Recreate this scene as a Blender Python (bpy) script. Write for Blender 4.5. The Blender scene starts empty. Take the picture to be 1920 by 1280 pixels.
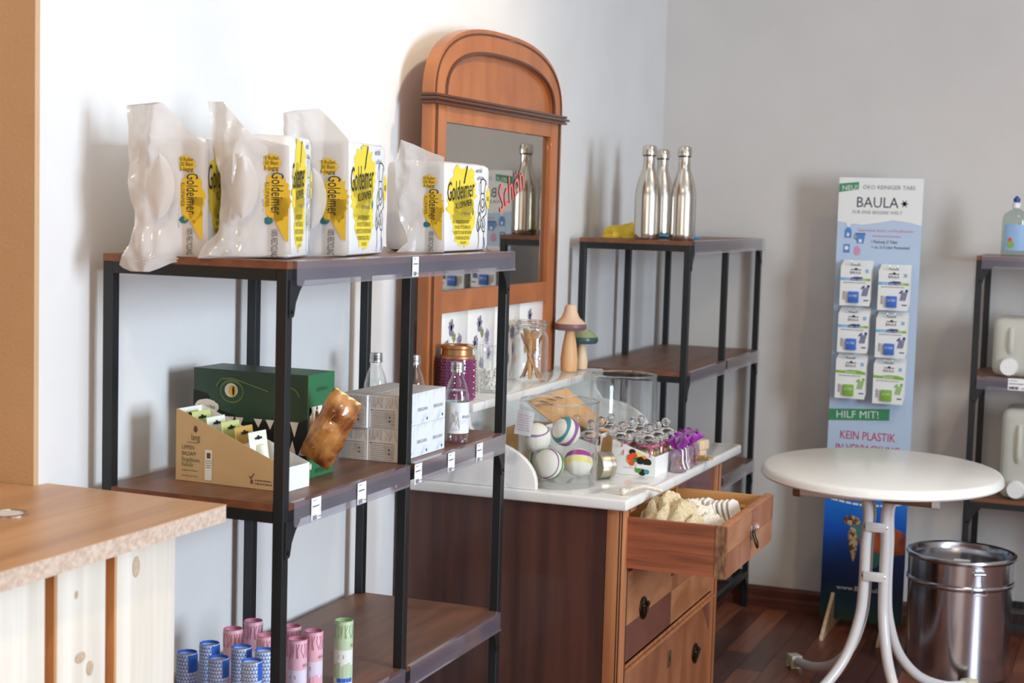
import bpy, bmesh, math, random
from math import sin, cos, pi, radians as R
from mathutils import Vector, Matrix, noise

# ------------------------------------------------------------------ camera, world, lights, exposure
SC = bpy.context.scene
COL = SC.collection
FPX, YAW, PITCH, ROLL = 3004.04, 0.37196, -0.08465, 0.02908
CAM = Vector((0, 0, 1.457))
FW = Vector((cos(PITCH)*cos(YAW), cos(PITCH)*sin(YAW), sin(PITCH)))
_r0 = FW.cross(Vector((0, 0, 1))).normalized(); _u0 = _r0.cross(FW)
RT = _r0*cos(ROLL)+_u0*sin(ROLL); UP = _u0*cos(ROLL)-_r0*sin(ROLL)
def ray(x, y): return FW+RT*((x-960)/FPX)-UP*((y-640)/FPX)
def onX(x, y, X): d = ray(x, y); return CAM+d*((X-CAM.x)/d.x)
def onY(x, y, Y): d = ray(x, y); return CAM+d*((Y-CAM.y)/d.y)
def onZ(x, y, Z): d = ray(x, y); return CAM+d*((Z-CAM.z)/d.z)

cd = bpy.data.cameras.new('camera'); cam = bpy.data.objects.new('camera', cd); COL.objects.link(cam)
cam.matrix_world = Matrix(((RT.x, UP.x, -FW.x, CAM.x), (RT.y, UP.y, -FW.y, CAM.y), (RT.z, UP.z, -FW.z, CAM.z), (0, 0, 0, 1)))
cd.sensor_width = 36; cd.lens = FPX/1920*36; cd.clip_start = .05; cd.clip_end = 60
cd.dof.use_dof = True; cd.dof.focus_distance = 3.35; cd.dof.aperture_fstop = 6.3
SC.camera = cam

w = bpy.data.worlds.new('world'); SC.world = w; w.use_nodes = True
w.node_tree.nodes['Background'].inputs[0].default_value = (.75, .85, 1, 1)
w.node_tree.nodes['Background'].inputs[1].default_value = .8

def lamp(name, kind, loc, aim, power, color, **kw):
    l = bpy.data.lights.new(name, kind); l.energy = power; l.color = color
    for k, v in kw.items(): setattr(l, k, v)
    o = bpy.data.objects.new(name, l); COL.objects.link(o); o.location = loc
    o.rotation_euler = (Vector(aim)-Vector(loc)).to_track_quat('-Z', 'Y').to_euler()
    return o
# daylight entering through the shop window in the wall opposite the shelves
lamp('window_daylight', 'AREA', (2.1, -2.62, 1.62), (2.1, 0, 1.62), 160, (.74, .87, 1), shape='RECTANGLE', size=1.05, size_y=1.4)
# added warm fill, set at the unseen shop front behind the camera
lamp('camera_side_fill', 'AREA', (-2.4, -.4, 1.6), (0, -.4, 1.6), 29, (1, .86, .70), shape='RECTANGLE', size=2.4, size_y=1.9)
# warm ceiling spots of the shop; the last one is added fill
lamp('ceiling_spot_mirror', 'SPOT', (3.5, .55, 2.84), (3.62, 1.69, 2.15), 55, (1, .82, .55), spot_size=R(80), spot_blend=1, shadow_soft_size=.06)
lamp('ceiling_spot_room', 'SPOT', (3.9, -.2, 2.84), (4.4, .5, 0), 42, (1, .76, .46), spot_size=R(120), spot_blend=1, shadow_soft_size=.06)
lamp('warm_fill_spot', 'SPOT', (.7, .7, 2.84), (1.9, 1.5, .8), 58, (1, .76, .46), spot_size=R(110), spot_blend=1, shadow_soft_size=.06)  # unseen spot, added as warm fill from the camera side

vs = SC.view_settings
SC.display_settings.display_device = 'sRGB'
vs.view_transform = 'Standard'; vs.look = 'None'; vs.exposure = 0; vs.gamma = 1; vs.use_curve_mapping = False
try:
    SC.cycles.use_denoising = True; SC.cycles.denoiser = 'OPENIMAGEDENOISE'
    SC.cycles.transparent_max_bounces = 24; SC.cycles.max_bounces = 10
    SC.cycles.caustics_reflective = False; SC.cycles.caustics_refractive = False
    SC.cycles.sample_clamp_indirect = 6
except Exception: pass

# ------------------------------------------------------------------ helpers
def s2l(c): c /= 255; return c/12.92 if c <= .04045 else ((c+.055)/1.055)**2.4
def rgb(c): return tuple(s2l(v) for v in c)+(1,)
MATS = {}
def mat(name, c=None, rough=.5, metal=0, spec=.5, c2=None, scale=(8, 8, 8), detail=4, lo=.35, hi=.65, bump=0, bscale=200, alpha=1,
        trans=0, coat=0, sheen=0, kind='noise', dist=0, ani=0, emit=None):
    if name in MATS: return MATS[name]
    m = bpy.data.materials.new(name); m.use_nodes = True; nt = m.node_tree; N = nt.nodes; L = nt.links
    b = N['Principled BSDF']; b.inputs['Base Color'].default_value = rgb(c); b.inputs['Roughness'].default_value = rough
    b.inputs['Metallic'].default_value = metal; b.inputs['Specular IOR Level'].default_value = spec
    b.inputs['Alpha'].default_value = alpha; b.inputs['Transmission Weight'].default_value = trans
    b.inputs['Coat Weight'].default_value = coat; b.inputs['Sheen Weight'].default_value = sheen; b.inputs['Anisotropic'].default_value = ani
    if c2 or bump:
        tc = N.new('ShaderNodeTexCoord'); mp = N.new('ShaderNodeMapping'); L.new(tc.outputs['Object'], mp.inputs[0]); mp.inputs['Scale'].default_value = scale
    if c2:
        if kind == 'noise':
            t = N.new('ShaderNodeTexNoise'); t.inputs['Scale'].default_value = 1; t.inputs['Detail'].default_value = detail; t.inputs['Distortion'].default_value = dist; out = t.outputs['Fac']
        elif kind == 'voronoi':
            t = N.new('ShaderNodeTexVoronoi'); t.inputs['Scale'].default_value = 1; out = t.outputs['Distance']
        else:
            t = N.new('ShaderNodeTexWave'); t.inputs['Scale'].default_value = 1; t.inputs['Distortion'].default_value = dist or 6; t.inputs['Detail'].default_value = detail; t.inputs['Detail Scale'].default_value = 1.2; out = t.outputs['Fac']
        L.new(mp.outputs[0], t.inputs[0])
        cr = N.new('ShaderNodeValToRGB'); cr.color_ramp.elements[0].position = lo; cr.color_ramp.elements[1].position = hi
        cr.color_ramp.elements[0].color = rgb(c); cr.color_ramp.elements[1].color = rgb(c2)
        L.new(out, cr.inputs[0]); L.new(cr.outputs[0], b.inputs['Base Color'])
    if bump:
        t2 = N.new('ShaderNodeTexNoise'); t2.inputs['Scale'].default_value = bscale; t2.inputs['Detail'].default_value = 3; L.new(tc.outputs['Object'], t2.inputs[0])
        bp = N.new('ShaderNodeBump'); bp.inputs['Strength'].default_value = bump; bp.inputs['Distance'].default_value = .002
        L.new(t2.outputs['Fac'], bp.inputs['Height']); L.new(bp.outputs[0], b.inputs['Normal'])
    if emit: b.inputs['Emission Color'].default_value = rgb(c); b.inputs['Emission Strength'].default_value = emit
    MATS[name] = m; return m
def film(name, tint, gloss_c, opacity, body, rough=.08, fres=1.35):
    """thin clear sheet: see-through, with a share of body colour and a Fresnel reflection"""
    m = bpy.data.materials.new(name); m.use_nodes = True; nt = m.node_tree; N = nt.nodes; L = nt.links
    N.remove(N['Principled BSDF']); out = N['Material Output']
    t = N.new('ShaderNodeBsdfTransparent'); t.inputs[0].default_value = rgb(tint)
    d = N.new('ShaderNodeBsdfDiffuse'); d.inputs[0].default_value = rgb(body)
    tl = N.new('ShaderNodeBsdfTranslucent'); tl.inputs[0].default_value = rgb(body)
    a = N.new('ShaderNodeMixShader'); a.inputs[0].default_value = .4; L.new(d.outputs[0], a.inputs[1]); L.new(tl.outputs[0], a.inputs[2])
    x = N.new('ShaderNodeMixShader'); x.inputs[0].default_value = opacity; L.new(t.outputs[0], x.inputs[1]); L.new(a.outputs[0], x.inputs[2])
    g = N.new('ShaderNodeBsdfGlossy'); g.inputs[0].default_value = rgb(gloss_c); g.inputs['Roughness'].default_value = rough
    f = N.new('ShaderNodeLayerWeight'); f.inputs[0].default_value = .5
    pw = N.new('ShaderNodeMath'); pw.operation = 'POWER'; L.new(f.outputs['Facing'], pw.inputs[0]); pw.inputs[1].default_value = 2.6
    ma = N.new('ShaderNodeMath'); ma.operation = 'MULTIPLY_ADD'; L.new(pw.outputs[0], ma.inputs[0]); ma.inputs[1].default_value = .6; ma.inputs[2].default_value = ((fres-1)/(fres+1))**2
    y = N.new('ShaderNodeMixShader'); L.new(ma.outputs[0], y.inputs[0]); L.new(x.outputs[0], y.inputs[1]); L.new(g.outputs[0], y.inputs[2])
    L.new(y.outputs[0], out.inputs[0]); MATS[name] = m; return m
M = MATS

def setp(o, label=None, cat=None, group=None, kind=None):
    if label: o['label'] = label
    if cat: o['category'] = cat
    if group: o['group'] = group
    if kind: o['kind'] = kind
    return o
def thing(name, label, cat, loc=(0, 0, 0), rz=0, group=None, rot=None):
    o = bpy.data.objects.new(name, None); COL.objects.link(o); o.location = loc; o.rotation_euler = rot or (0, 0, rz); o.empty_display_size = .05
    return setp(o, label, cat, group)
def copy_tree(o, parent=None):
    c = o.copy(); COL.objects.link(c)
    if parent is not None: c.parent = parent
    for ch in list(o.children): copy_tree(ch, c)
    return c
class MB:
    def __init__(s): s.v = []; s.f = []
    def add(s, vs, fs):
        n = len(s.v); s.v += [tuple(p) for p in vs]; s.f += [tuple(i+n for i in f) for f in fs]; return s
    def box(s, x0, x1, y0, y1, z0, z1):
        return s.add([(x0, y0, z0), (x1, y0, z0), (x1, y1, z0), (x0, y1, z0), (x0, y0, z1), (x1, y0, z1), (x1, y1, z1), (x0, y1, z1)],
                     [(3, 2, 1, 0), (4, 5, 6, 7), (0, 1, 5, 4), (1, 2, 6, 5), (2, 3, 7, 6), (3, 0, 4, 7)])
    def prism(s, poly, axis, a, b):
        def P(u, v, w): return {'x': (w, u, v), 'y': (u, w, v), 'z': (u, v, w)}[axis]
        n = len(poly); vs = [P(u, v, a) for u, v in poly]+[P(u, v, b) for u, v in poly]
        return s.add(vs, [tuple(range(n))[::-1], tuple(range(n, 2*n))]+[(i, (i+1) % n, n+(i+1) % n, n+i) for i in range(n)])
    def lathe(s, prof, c=(0, 0, 0), n=32, axis='z', cap=True):
        vs = []; fs = []; k = len(prof)
        for i in range(n):
            a = 2*pi*i/n
            for r, h in prof:
                u, v = r*cos(a), r*sin(a)
                p = {'z': (u, v, h), 'x': (h, u, v), 'y': (v, h, u)}[axis]
                vs.append((p[0]+c[0], p[1]+c[1], p[2]+c[2]))
        for i in range(n):
            j = (i+1) % n
            for q in range(k-1): fs.append((i*k+q, j*k+q, j*k+q+1, i*k+q+1))
        if cap:
            if prof[0][0] > 1e-6: fs.append(tuple(i*k for i in range(n))[::-1])
            if prof[-1][0] > 1e-6: fs.append(tuple(i*k+k-1 for i in range(n)))
        return s.add(vs, fs)
    def tube(s, pts, r, n=10, closed=False, flat=1):
        pts = [Vector(p) for p in pts]; vs = []; fs = []; m = len(pts); rr = r if isinstance(r, (list, tuple)) else [r]*m; prev = None
        for i, p in enumerate(pts):
            t = (pts[(i+1) % m]-pts[i-1]) if closed else (pts[min(i+1, m-1)]-pts[max(i-1, 0)])
            t.normalize()
            a = prev-t*prev.dot(t) if prev else t.cross(Vector((0, 0, 1)))
            if a.length < 1e-4: a = t.cross(Vector((1, 0, 0)))
            a.normalize(); prev = a; b = t.cross(a)
            for k in range(n): q = 2*pi*k/n; vs.append(p+a*cos(q)*rr[i]+b*sin(q)*rr[i]*flat)
        for i in range(m if closed else m-1):
            j = (i+1) % m
            for k in range(n): fs.append((i*n+k, i*n+(k+1) % n, j*n+(k+1) % n, j*n+k))
        if not closed: fs += [tuple(range(n))[::-1], tuple((m-1)*n+k for k in range(n))]
        return s.add(vs, fs)
    def ball(s, c, r, n=16, sq=(1, 1, 1)):
        k = n//2; prof = [(max(r*sin(pi*i/k), 0), -r*cos(pi*i/k)) for i in range(k+1)]
        t = MB().lathe(prof, n=n, cap=False)
        return s.add([(c[0]+x*sq[0], c[1]+y*sq[1], c[2]+z*sq[2]) for x, y, z in t.v], t.f)
    def grid(s, fn, nu, nv):
        return s.add([fn(i/nu, j/nv) for i in range(nu+1) for j in range(nv+1)],
                     [(i*(nv+1)+j, (i+1)*(nv+1)+j, (i+1)*(nv+1)+j+1, i*(nv+1)+j+1) for i in range(nu) for j in range(nv)])
    def move(s, d, rot=None):
        s.v = [tuple((rot @ Vector(p) if rot else Vector(p))+Vector(d)) for p in s.v]; return s
    def build(s, name, m, parent=None, smooth=False, bevel=0, seg=2, weld=False, solid=0):
        me = bpy.data.meshes.new(name); me.from_pydata(s.v, [], s.f); me.validate()
        bm = bmesh.new(); bm.from_mesh(me)
        if weld: bmesh.ops.remove_doubles(bm, verts=bm.verts, dist=1e-5)
        bmesh.ops.recalc_face_normals(bm, faces=bm.faces)
        if bevel:
            bmesh.ops.bevel(bm, geom=[e for e in bm.edges if e.is_manifold and e.calc_face_angle(0) > .5], offset=bevel, segments=seg, profile=.5, affect='EDGES', clamp_overlap=True)
        bm.to_mesh(me); bm.free()
        me.materials.append(M[m] if isinstance(m, str) else m)
        o = bpy.data.objects.new(name, me); COL.objects.link(o)
        if parent: o.parent = parent
        if smooth or bevel:
            for p in me.polygons: p.use_smooth = True
            try: me.set_sharp_from_angle(angle=R(35))
            except Exception: pass
        if solid: md = o.modifiers.new('thickness', 'SOLIDIFY'); md.thickness = solid; md.offset = 0
        return o
_tc = {}
def text_geo(t, shear=0):
    if (t, shear) in _tc: return _tc[(t, shear)]
    cu = bpy.data.curves.new('t', 'FONT'); cu.body = t; cu.size = 1; cu.shear = shear; cu.resolution_u = 2
    o = bpy.data.objects.new('t', cu); me = bpy.data.meshes.new_from_object(o)
    vs = [v.co.copy() for v in me.vertices]; fs = [tuple(p.vertices) for p in me.polygons]
    bpy.data.objects.remove(o); bpy.data.meshes.remove(me); bpy.data.curves.remove(cu)
    x0 = min((v.x for v in vs), default=0); x1 = max((v.x for v in vs), default=1)
    _tc[(t, shear)] = (vs, fs, x0, x1); return _tc[(t, shear)]
class Print:
    """flat printing on a surface: origin, right and up vectors in the parent's own coordinates"""
    def __init__(s, parent, o, right, up, name='printing', bend=None):
        s.p = parent; s.o = Vector(o); s.r = Vector(right).normalized(); s.u = Vector(up).normalized(); s.n = s.r.cross(s.u); s.mb = {}; s.name = name; s.k = 0; s.bend = bend
    def _add(s, m, pts, fs, lay):
        if s.bend: P = [s.bend(x, y, .0002+lay*.0002) for x, y in pts]
        else: P = [s.o+s.r*x+s.u*y+s.n*(.0004+lay*.0003) for x, y in pts]
        s.mb.setdefault(m, MB()).add(P, fs)
    def text(s, t, x, y, h, m, w=None, shear=0, rot=0, lay=3, align='l'):
        vs, fs, x0, x1 = text_geo(t, shear); sy = h/.72; sx = (w/(x1-x0)) if w else sy
        off = {'l': -x0*sx, 'c': -(x0+x1)/2*sx, 'r': -x1*sx}[align]; c, q = cos(rot), sin(rot); P = []
        for v in vs: a, b = v.x*sx+off, v.y*sy; P.append((x+a*c-b*q, y+a*q+b*c))
        s._add(m, P, fs, lay); return s
    def rect(s, x0, y0, x1, y1, m, lay=1): s._add(m, [(x0, y0), (x1, y0), (x1, y1), (x0, y1)], [(0, 1, 2, 3)], lay); return s
    def poly(s, pts, m, lay=1): s._add(m, pts, [tuple(range(len(pts)))], lay); return s
    def disc(s, x, y, rx, m, ry=None, lay=1, n=20): return s.poly([(x+rx*cos(2*pi*i/n), y+(ry or rx)*sin(2*pi*i/n)) for i in range(n)], m, lay)
    def blob(s, x, y, rx, ry, m, seed=1, rough=.12, lay=1, n=48):
        rnd = random.Random(seed); k = [rnd.uniform(-1, 1) for _ in range(n)]
        return s.poly([(x+rx*(1+rough*k[i])*cos(2*pi*i/n), y+ry*(1+rough*k[i])*sin(2*pi*i/n)) for i in range(n)], m, lay)
    def stroke(s, pts, wd, m, lay=3):
        for (x0, y0), (x1, y1) in zip(pts, pts[1:]):
            dx, dy = x1-x0, y1-y0; l = math.hypot(dx, dy) or 1; nx, ny = -dy/l*wd/2, dx/l*wd/2; ex, ey = dx/l*wd/3, dy/l*wd/3
            s._add(m, [(x0+nx-ex, y0+ny-ey), (x0-nx-ex, y0-ny-ey), (x1-nx+ex, y1-ny+ey), (x1+nx+ex, y1+ny+ey)], [(0, 1, 2, 3)], lay)
        return s
    def lines(s, x0, y0, x1, n, gap, h, m, seed=0, lay=3):
        rnd = random.Random(seed)
        for i in range(n):
            x = x0
            while x < x1-h:
                w_ = rnd.uniform(1.2, 4)*h; s.rect(x, y0-i*gap, min(x+w_, x1), y0-i*gap+h, m, lay); x += w_+h*.6
        return s
    def barcode(s, x, y, w_, h, m, seed=0, lay=3):
        rnd = random.Random(seed); q = x
        while q < x+w_: b = rnd.choice((.3, .6, .9))*w_/16; s.rect(q, y, q+b, y+h, m, lay); q += b+rnd.choice((.4, .8))*w_/16
        return s
    def done(s):
        out = []
        for m, mb in s.mb.items(): o = mb.build(s.name, m, s.p); o['kind'] = 'stuff'; out.append(o)
        return out
def smooth_path(pts, n=6):
    P = [Vector(p) for p in pts]; out = []
    for i in range(len(P)-1):
        a, b, c, d = P[max(i-1, 0)], P[i], P[i+1], P[min(i+2, len(P)-1)]
        for k in range(n):
            t = k/n; out.append(.5*((2*b)+(c-a)*t+(2*a-5*b+4*c-d)*t*t+(3*b-a-3*c+d)*t**3))
    out.append(P[-1]); return out

# ------------------------------------------------------------------ materials
mat('wall_paint', (232, 231, 230), .9, c2=(226, 225, 224), scale=(3, 3, 3), bump=.25, bscale=140)
mat('greige_paint', (219, 214, 209), .9, c2=(214, 209, 204), scale=(3, 3, 3), bump=.25, bscale=140)
mat('solid_glass', (250, 252, 252), .0, trans=1)
mat('tan_paint', (208, 174, 138), .9, c2=(201, 166, 130), scale=(3, 3, 3), bump=.3, bscale=140)
mat('ceiling_paint', (238, 236, 232), .9)
mat('plank_red', (112, 62, 46), .3, c2=(144, 84, 62), scale=(3, 50, 50), detail=6)
mat('plank_dark', (88, 50, 40), .3, c2=(114, 66, 52), scale=(3, 50, 50), detail=6)
mat('plank_light', (136, 80, 58), .3, c2=(164, 102, 74), scale=(3, 50, 50), detail=6)
mat('baseboard_wood', (92, 48, 38), .4, c2=(112, 60, 46), scale=(40, 2, 40))
mat('black_metal', (24, 28, 31), .42, spec=.5)
mat('bolt_metal', (40, 42, 44), .25, metal=.9)
mat('shelf_wood', (108, 72, 54), .42, c2=(136, 92, 68), scale=(2.5, 30, 30), detail=6)
mat('shelf_edge', (132, 82, 56), .5, c2=(110, 66, 44), scale=(4, 30, 60))
mat('counter_oak', (212, 166, 122), .38, c2=(176, 128, 88), scale=(1.6, 22, 22), detail=7, lo=.4, hi=.8)
mat('chipboard', (216, 196, 178), .8, c2=(190, 166, 148), scale=(120, 120, 120), detail=3)
mat('pine_white', (232, 226, 214), .65, c2=(214, 204, 188), scale=(40, 40, 1.4), detail=5)
mat('pine_knot', (186, 160, 132), .6, c2=(206, 186, 162), scale=(150, 150, 150))
mat('batten_orange', (212, 158, 108), .55, c2=(190, 134, 86), scale=(40, 40, 2), detail=5)
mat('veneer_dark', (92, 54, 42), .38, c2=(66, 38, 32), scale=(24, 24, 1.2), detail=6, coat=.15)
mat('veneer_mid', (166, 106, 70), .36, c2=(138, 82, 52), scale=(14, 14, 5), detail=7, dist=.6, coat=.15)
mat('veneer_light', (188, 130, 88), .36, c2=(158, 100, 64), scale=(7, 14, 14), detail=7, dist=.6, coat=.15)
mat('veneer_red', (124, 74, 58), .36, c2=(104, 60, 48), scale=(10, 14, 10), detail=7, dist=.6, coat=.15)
mat('oak_trim', (190, 128, 84), .4, c2=(166, 104, 66), scale=(40, 40, 2), detail=5)
mat('drawer_pine', (164, 94, 62), .42, c2=(112, 60, 40), scale=(4, 3, 70), detail=3, dist=.5, lo=.4, hi=.72)
mat('drawer_inside', (214, 160, 98), .5, c2=(196, 140, 82), scale=(30, 3, 30))
mat('end_grain', (96, 62, 44), .6, c2=(150, 112, 76), scale=(90, 90, 40), detail=6)
mat('cherry', (186, 114, 66), .36, c2=(160, 92, 50), scale=(8, 8, 3), detail=6, dist=.4, coat=.2)
mat('cherry_dark', (92, 52, 36), .35, coat=.2)
mat('groove_dark', (58, 34, 24), .5)
mat('brass_dark', (70, 60, 46), .32, metal=.9)
mat('brass_old', (140, 122, 88), .35, metal=.85)
mat('tile_white', (238, 238, 236), .12, coat=.3)
mat('mirror_glass', (196, 190, 180), .015, metal=1)
mat('reflection_pink', (236, 120, 116), .5)
mat('steel_brushed', (206, 201, 192), .2, metal=1, ani=.5)
mat('steel_bin', (210, 212, 220), .18, metal=1)
mat('steel_wire', (190, 190, 192), .25, metal=1)
mat('tin_metal', (200, 192, 170), .3, metal=1)
mat('copper_paint', (190, 140, 96), .35, metal=.7)
mat('cap_alu', (196, 198, 200), .3, metal=1)
mat('purple_glass', (128, 52, 98), .12, coat=.6)
mat('cord', (232, 222, 200), .8)
mat('beech', (222, 178, 128), .5, c2=(206, 158, 108), scale=(50, 50, 4))
mat('beech_pale', (232, 206, 174), .5, c2=(214, 182, 146), scale=(50, 50, 3))
mat('mushroom_rose', (226, 194, 166), .45); mat('mushroom_rim', (124, 88, 92), .4)
mat('mushroom_sage', (150, 160, 116), .4); mat('mushroom_teal', (52, 84, 84), .3)
mat('bamboo', (196, 142, 84), .55, c2=(176, 120, 66), scale=(60, 60, 4))
mat('white_stuff', (240, 236, 226), .7)
mat('kraft', (214, 168, 118), .8, c2=(204, 156, 106), scale=(30, 30, 30))
mat('kraft_dark', (164, 122, 70), .7, c2=(146, 104, 56), scale=(30, 30, 30))
mat('sand_card', (212, 182, 136), .7, c2=(206, 174, 128), scale=(12, 12, 12))
mat('white_card', (238, 238, 236), .6); mat('white_paper', (240, 240, 242), .6)
mat('grey_card', (226, 218, 212), .65, c2=(206, 198, 194), scale=(30, 60, 30), detail=5, lo=.5, hi=.7)
mat('ice_card', (228, 234, 238), .55, c2=(190, 204, 214), scale=(40, 40, 40), detail=5, lo=.52, hi=.75)
mat('ink', (30, 30, 34), .6); mat('ink_grey', (120, 116, 116), .6); mat('ink_brown', (96, 78, 56), .6); mat('ink_pale', (170, 168, 172), .6)
mat('green_dark', (38, 62, 46), .4, c2=(44, 72, 50), scale=(6, 6, 6)); mat('green_box', (48, 112, 72), .4); mat('green_olive', (96, 116, 56), .5)
mat('black_print', (18, 20, 20), .6); mat('eye_white', (232, 226, 214), .5); mat('eye_yellow', (226, 180, 72), .5)
mat('snack_film', (196, 140, 78), .3, c2=(120, 62, 24), scale=(28, 28, 22), detail=4, lo=.4, hi=.62, coat=.4)
mat('snack_cream', (234, 204, 142), .35)
mat('poly_white', (236, 235, 234), .38, coat=.2, bump=.5, bscale=26)
film('poly_film', (244, 242, 240), (255, 255, 255), .80, (236, 232, 230), .16, 1.4)
mat('yellow_print', (240, 216, 64), .5); mat('yellow_deep', (226, 186, 40), .5); mat('blue_print', (60, 110, 200), .5); mat('teal_print', (40, 110, 120), .5); mat('lime_print', (176, 196, 60), .5)
mat('card_green', (196, 204, 132), .5); mat('card_amber', (190, 156, 84), .5); mat('card_pale', (232, 236, 220), .5)
film('clear_glass', (253, 254, 254), (255, 255, 255), .0, (255, 255, 255), .01, 1.5)
film('water', (250, 253, 253), (255, 255, 255), .0, (255, 255, 255), .01, 1.33)
film('rail_plastic', (244, 243, 248), (255, 255, 255), .13, (206, 204, 224), .1, 1.5)
film('frosted_plastic', (246, 246, 238), (255, 255, 255), .8, (246, 246, 236), .3, 1.4)
film('bottle_plastic', (226, 236, 232), (255, 255, 255), .12, (226, 232, 230), .08, 1.45)
film('cellophane', (240, 232, 244), (255, 255, 255), .18, (232, 220, 236), .06, 1.5)
mat('table_white', (247, 246, 241), .28, coat=.25); mat('tube_white', (226, 224, 222), .3, coat=.3); mat('cap_ivory', (226, 218, 188), .4)
mat('brown_plastic', (122, 92, 72), .4)
mat('marble_white', (234, 232, 228), .16, coat=.3, c2=(176, 178, 184), scale=(7, 7, 7), detail=8, dist=1.6, lo=.56, hi=.74)
mat('tube_blue', (40, 96, 190), .4); mat('tube_blue_light', (206, 216, 234), .4); mat('tube_pink', (226, 176, 192), .45); mat('tube_pink_deep', (188, 112, 140), .45); mat('tube_lilac', (224, 214, 232), .45)
mat('tube_green', (186, 208, 174), .45); mat('tube_green_deep', (142, 176, 122), .45); mat('tube_pale', (228, 234, 232), .45)
mat('board_blue', (188, 208, 232), .5); mat('board_white', (238, 240, 238), .5); mat('board_sea', (20, 96, 190), .35); mat('board_deep', (10, 40, 84), .35, c2=(14, 54, 104), scale=(3, 3, 6)); mat('board_seabed', (34, 70, 62), .4, c2=(20, 58, 74), scale=(6, 6, 10))
mat('sign_green', (66, 146, 98), .5); mat('sign_red', (206, 60, 92), .5); mat('sign_navy', (44, 48, 76), .5); mat('sign_pink', (214, 150, 180), .5); mat('sign_blue', (88, 138, 206), .5); mat('sign_paleblue', (146, 182, 220), .5); mat('sky_blue', (110, 180, 226), .5)
mat('turtle_shell', (186, 92, 48), .5, c2=(120, 52, 30), scale=(24, 24, 24)); mat('turtle_skin', (196, 170, 120), .5, c2=(90, 56, 40), scale=(60, 60, 60), kind='noise', lo=.45, hi=.55); mat('turtle_green', (60, 120, 116), .5)
mat('print_green', (132, 180, 60), .5); mat('print_darkgreen', (40, 100, 50), .5); mat('print_navy', (30, 56, 130), .5)
mat('cream_soap', (236, 232, 220), .7, bump=.2, bscale=300); mat('stripe_green', (96, 148, 70), .7); mat('stripe_purple', (150, 92, 152), .7); mat('stripe_teal', (50, 140, 150), .7); mat('stripe_magenta', (168, 60, 140), .7)
mat('ribbon_pink', (196, 104, 130), .4); mat('ribbon_white', (240, 232, 240), .4); mat('tulle_purple', (160, 52, 168), .5); mat('candy_gold', (206, 176, 116), .5, c2=(150, 112, 60), scale=(180, 180, 180), kind='noise', lo=.4, hi=.6); mat('candy_red', (150, 56, 48), .4)
mat('dot_red', (236, 84, 52), .5); mat('dot_orange', (240, 150, 50), .5); mat('dot_green', (76, 150, 60), .5); mat('dot_teal', (60, 150, 166), .5); mat('dot_yellow', (240, 226, 120), .5)
mat('cotton_knit', (222, 206, 172), .9, c2=(196, 174, 132), scale=(220, 220, 220), bump=.6, bscale=300); mat('cotton_white', (236, 226, 210), .9, c2=(212, 198, 176), scale=(200, 200, 200), bump=.5, bscale=300)
mat('wicker', (214, 160, 92), .6, c2=(176, 118, 60), scale=(40, 40, 40)); mat('paper_white', (236, 228, 220), .7)
mat('yellow_cloth', (240, 204, 60), .8, bump=.4, bscale=80); mat('blue_rubber', (52, 158, 214), .35); mat('leaf_dry', (196, 160, 104), .7, c2=(170, 130, 78), scale=(60, 60, 60))
mat('cap_blue', (30, 70, 150), .35); mat('frame_white', (236, 236, 234), .4)

def sea_gradient():
    nt = M['board_sea'].node_tree; N = nt.nodes; L = nt.links; tc = N.new('ShaderNodeTexCoord'); sx = N.new('ShaderNodeSeparateXYZ'); L.new(tc.outputs['Object'], sx.inputs[0])
    nz = N.new('ShaderNodeTexNoise'); nz.inputs['Scale'].default_value = 9; L.new(tc.outputs['Object'], nz.inputs[0])
    a = N.new('ShaderNodeMath'); a.operation = 'MULTIPLY_ADD'; L.new(nz.outputs['Fac'], a.inputs[0]); a.inputs[1].default_value = .1; L.new(sx.outputs['Z'], a.inputs[2])
    mr_ = N.new('ShaderNodeMapRange'); mr_.inputs['From Min'].default_value = .08; mr_.inputs['From Max'].default_value = .55; L.new(a.outputs[0], mr_.inputs[0])
    cr = N.new('ShaderNodeValToRGB'); e = cr.color_ramp.elements; e[0].position = 0; e[0].color = rgb((44, 74, 58)); e[1].position = 1; e[1].color = rgb((40, 130, 220))
    for p_, c_ in ((.12, (16, 62, 80)), (.25, (8, 36, 78)), (.5, (10, 52, 116)), (.75, (16, 88, 184))): k = e.new(p_); k.color = rgb(c_)
    L.new(mr_.outputs[0], cr.inputs[0]); L.new(cr.outputs[0], N['Principled BSDF'].inputs['Base Color'])
sea_gradient()
# ------------------------------------------------------------------ the room
XR, YW, ZC, XE, YF, XB = 5.824, 1.69, 2.9, 2.165, -2.55, -2.3
def struct(name, mb, m, parent=None, **k):
    o = mb.build(name, m, parent, **k)
    if parent is None: o['kind'] = 'structure'
    return o
struct('wall_left', MB().box(XE+.012, XR+.15, YW, YW+.9, 0, ZC), 'wall_paint')
struct('trim_1', MB().box(XE, XE+.012, YW+.0005, YW+.9, 0, ZC), 'tan_paint')
struct('wall_far', MB().box(XR, XR+.15, YF-.1, YW, 0, ZC), 'greige_paint')
struct('wall_entrance', MB().box(XB-.1, XE, YW+.9, YW+1, 0, ZC), 'tan_paint')
wl = MB(); WX0, WX1, WZ0, WZ1 = 1.45, 2.75, .85, 2.4
wl.box(XB, WX0, YF-.1, YF, 0, ZC).box(WX1, XR, YF-.1, YF, 0, ZC).box(WX0, WX1, YF-.1, YF, 0, WZ0).box(WX0, WX1, YF-.1, YF, WZ1, ZC)
struct('wall_window', wl, 'wall_paint')
wf = MB(); t = .045
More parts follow.
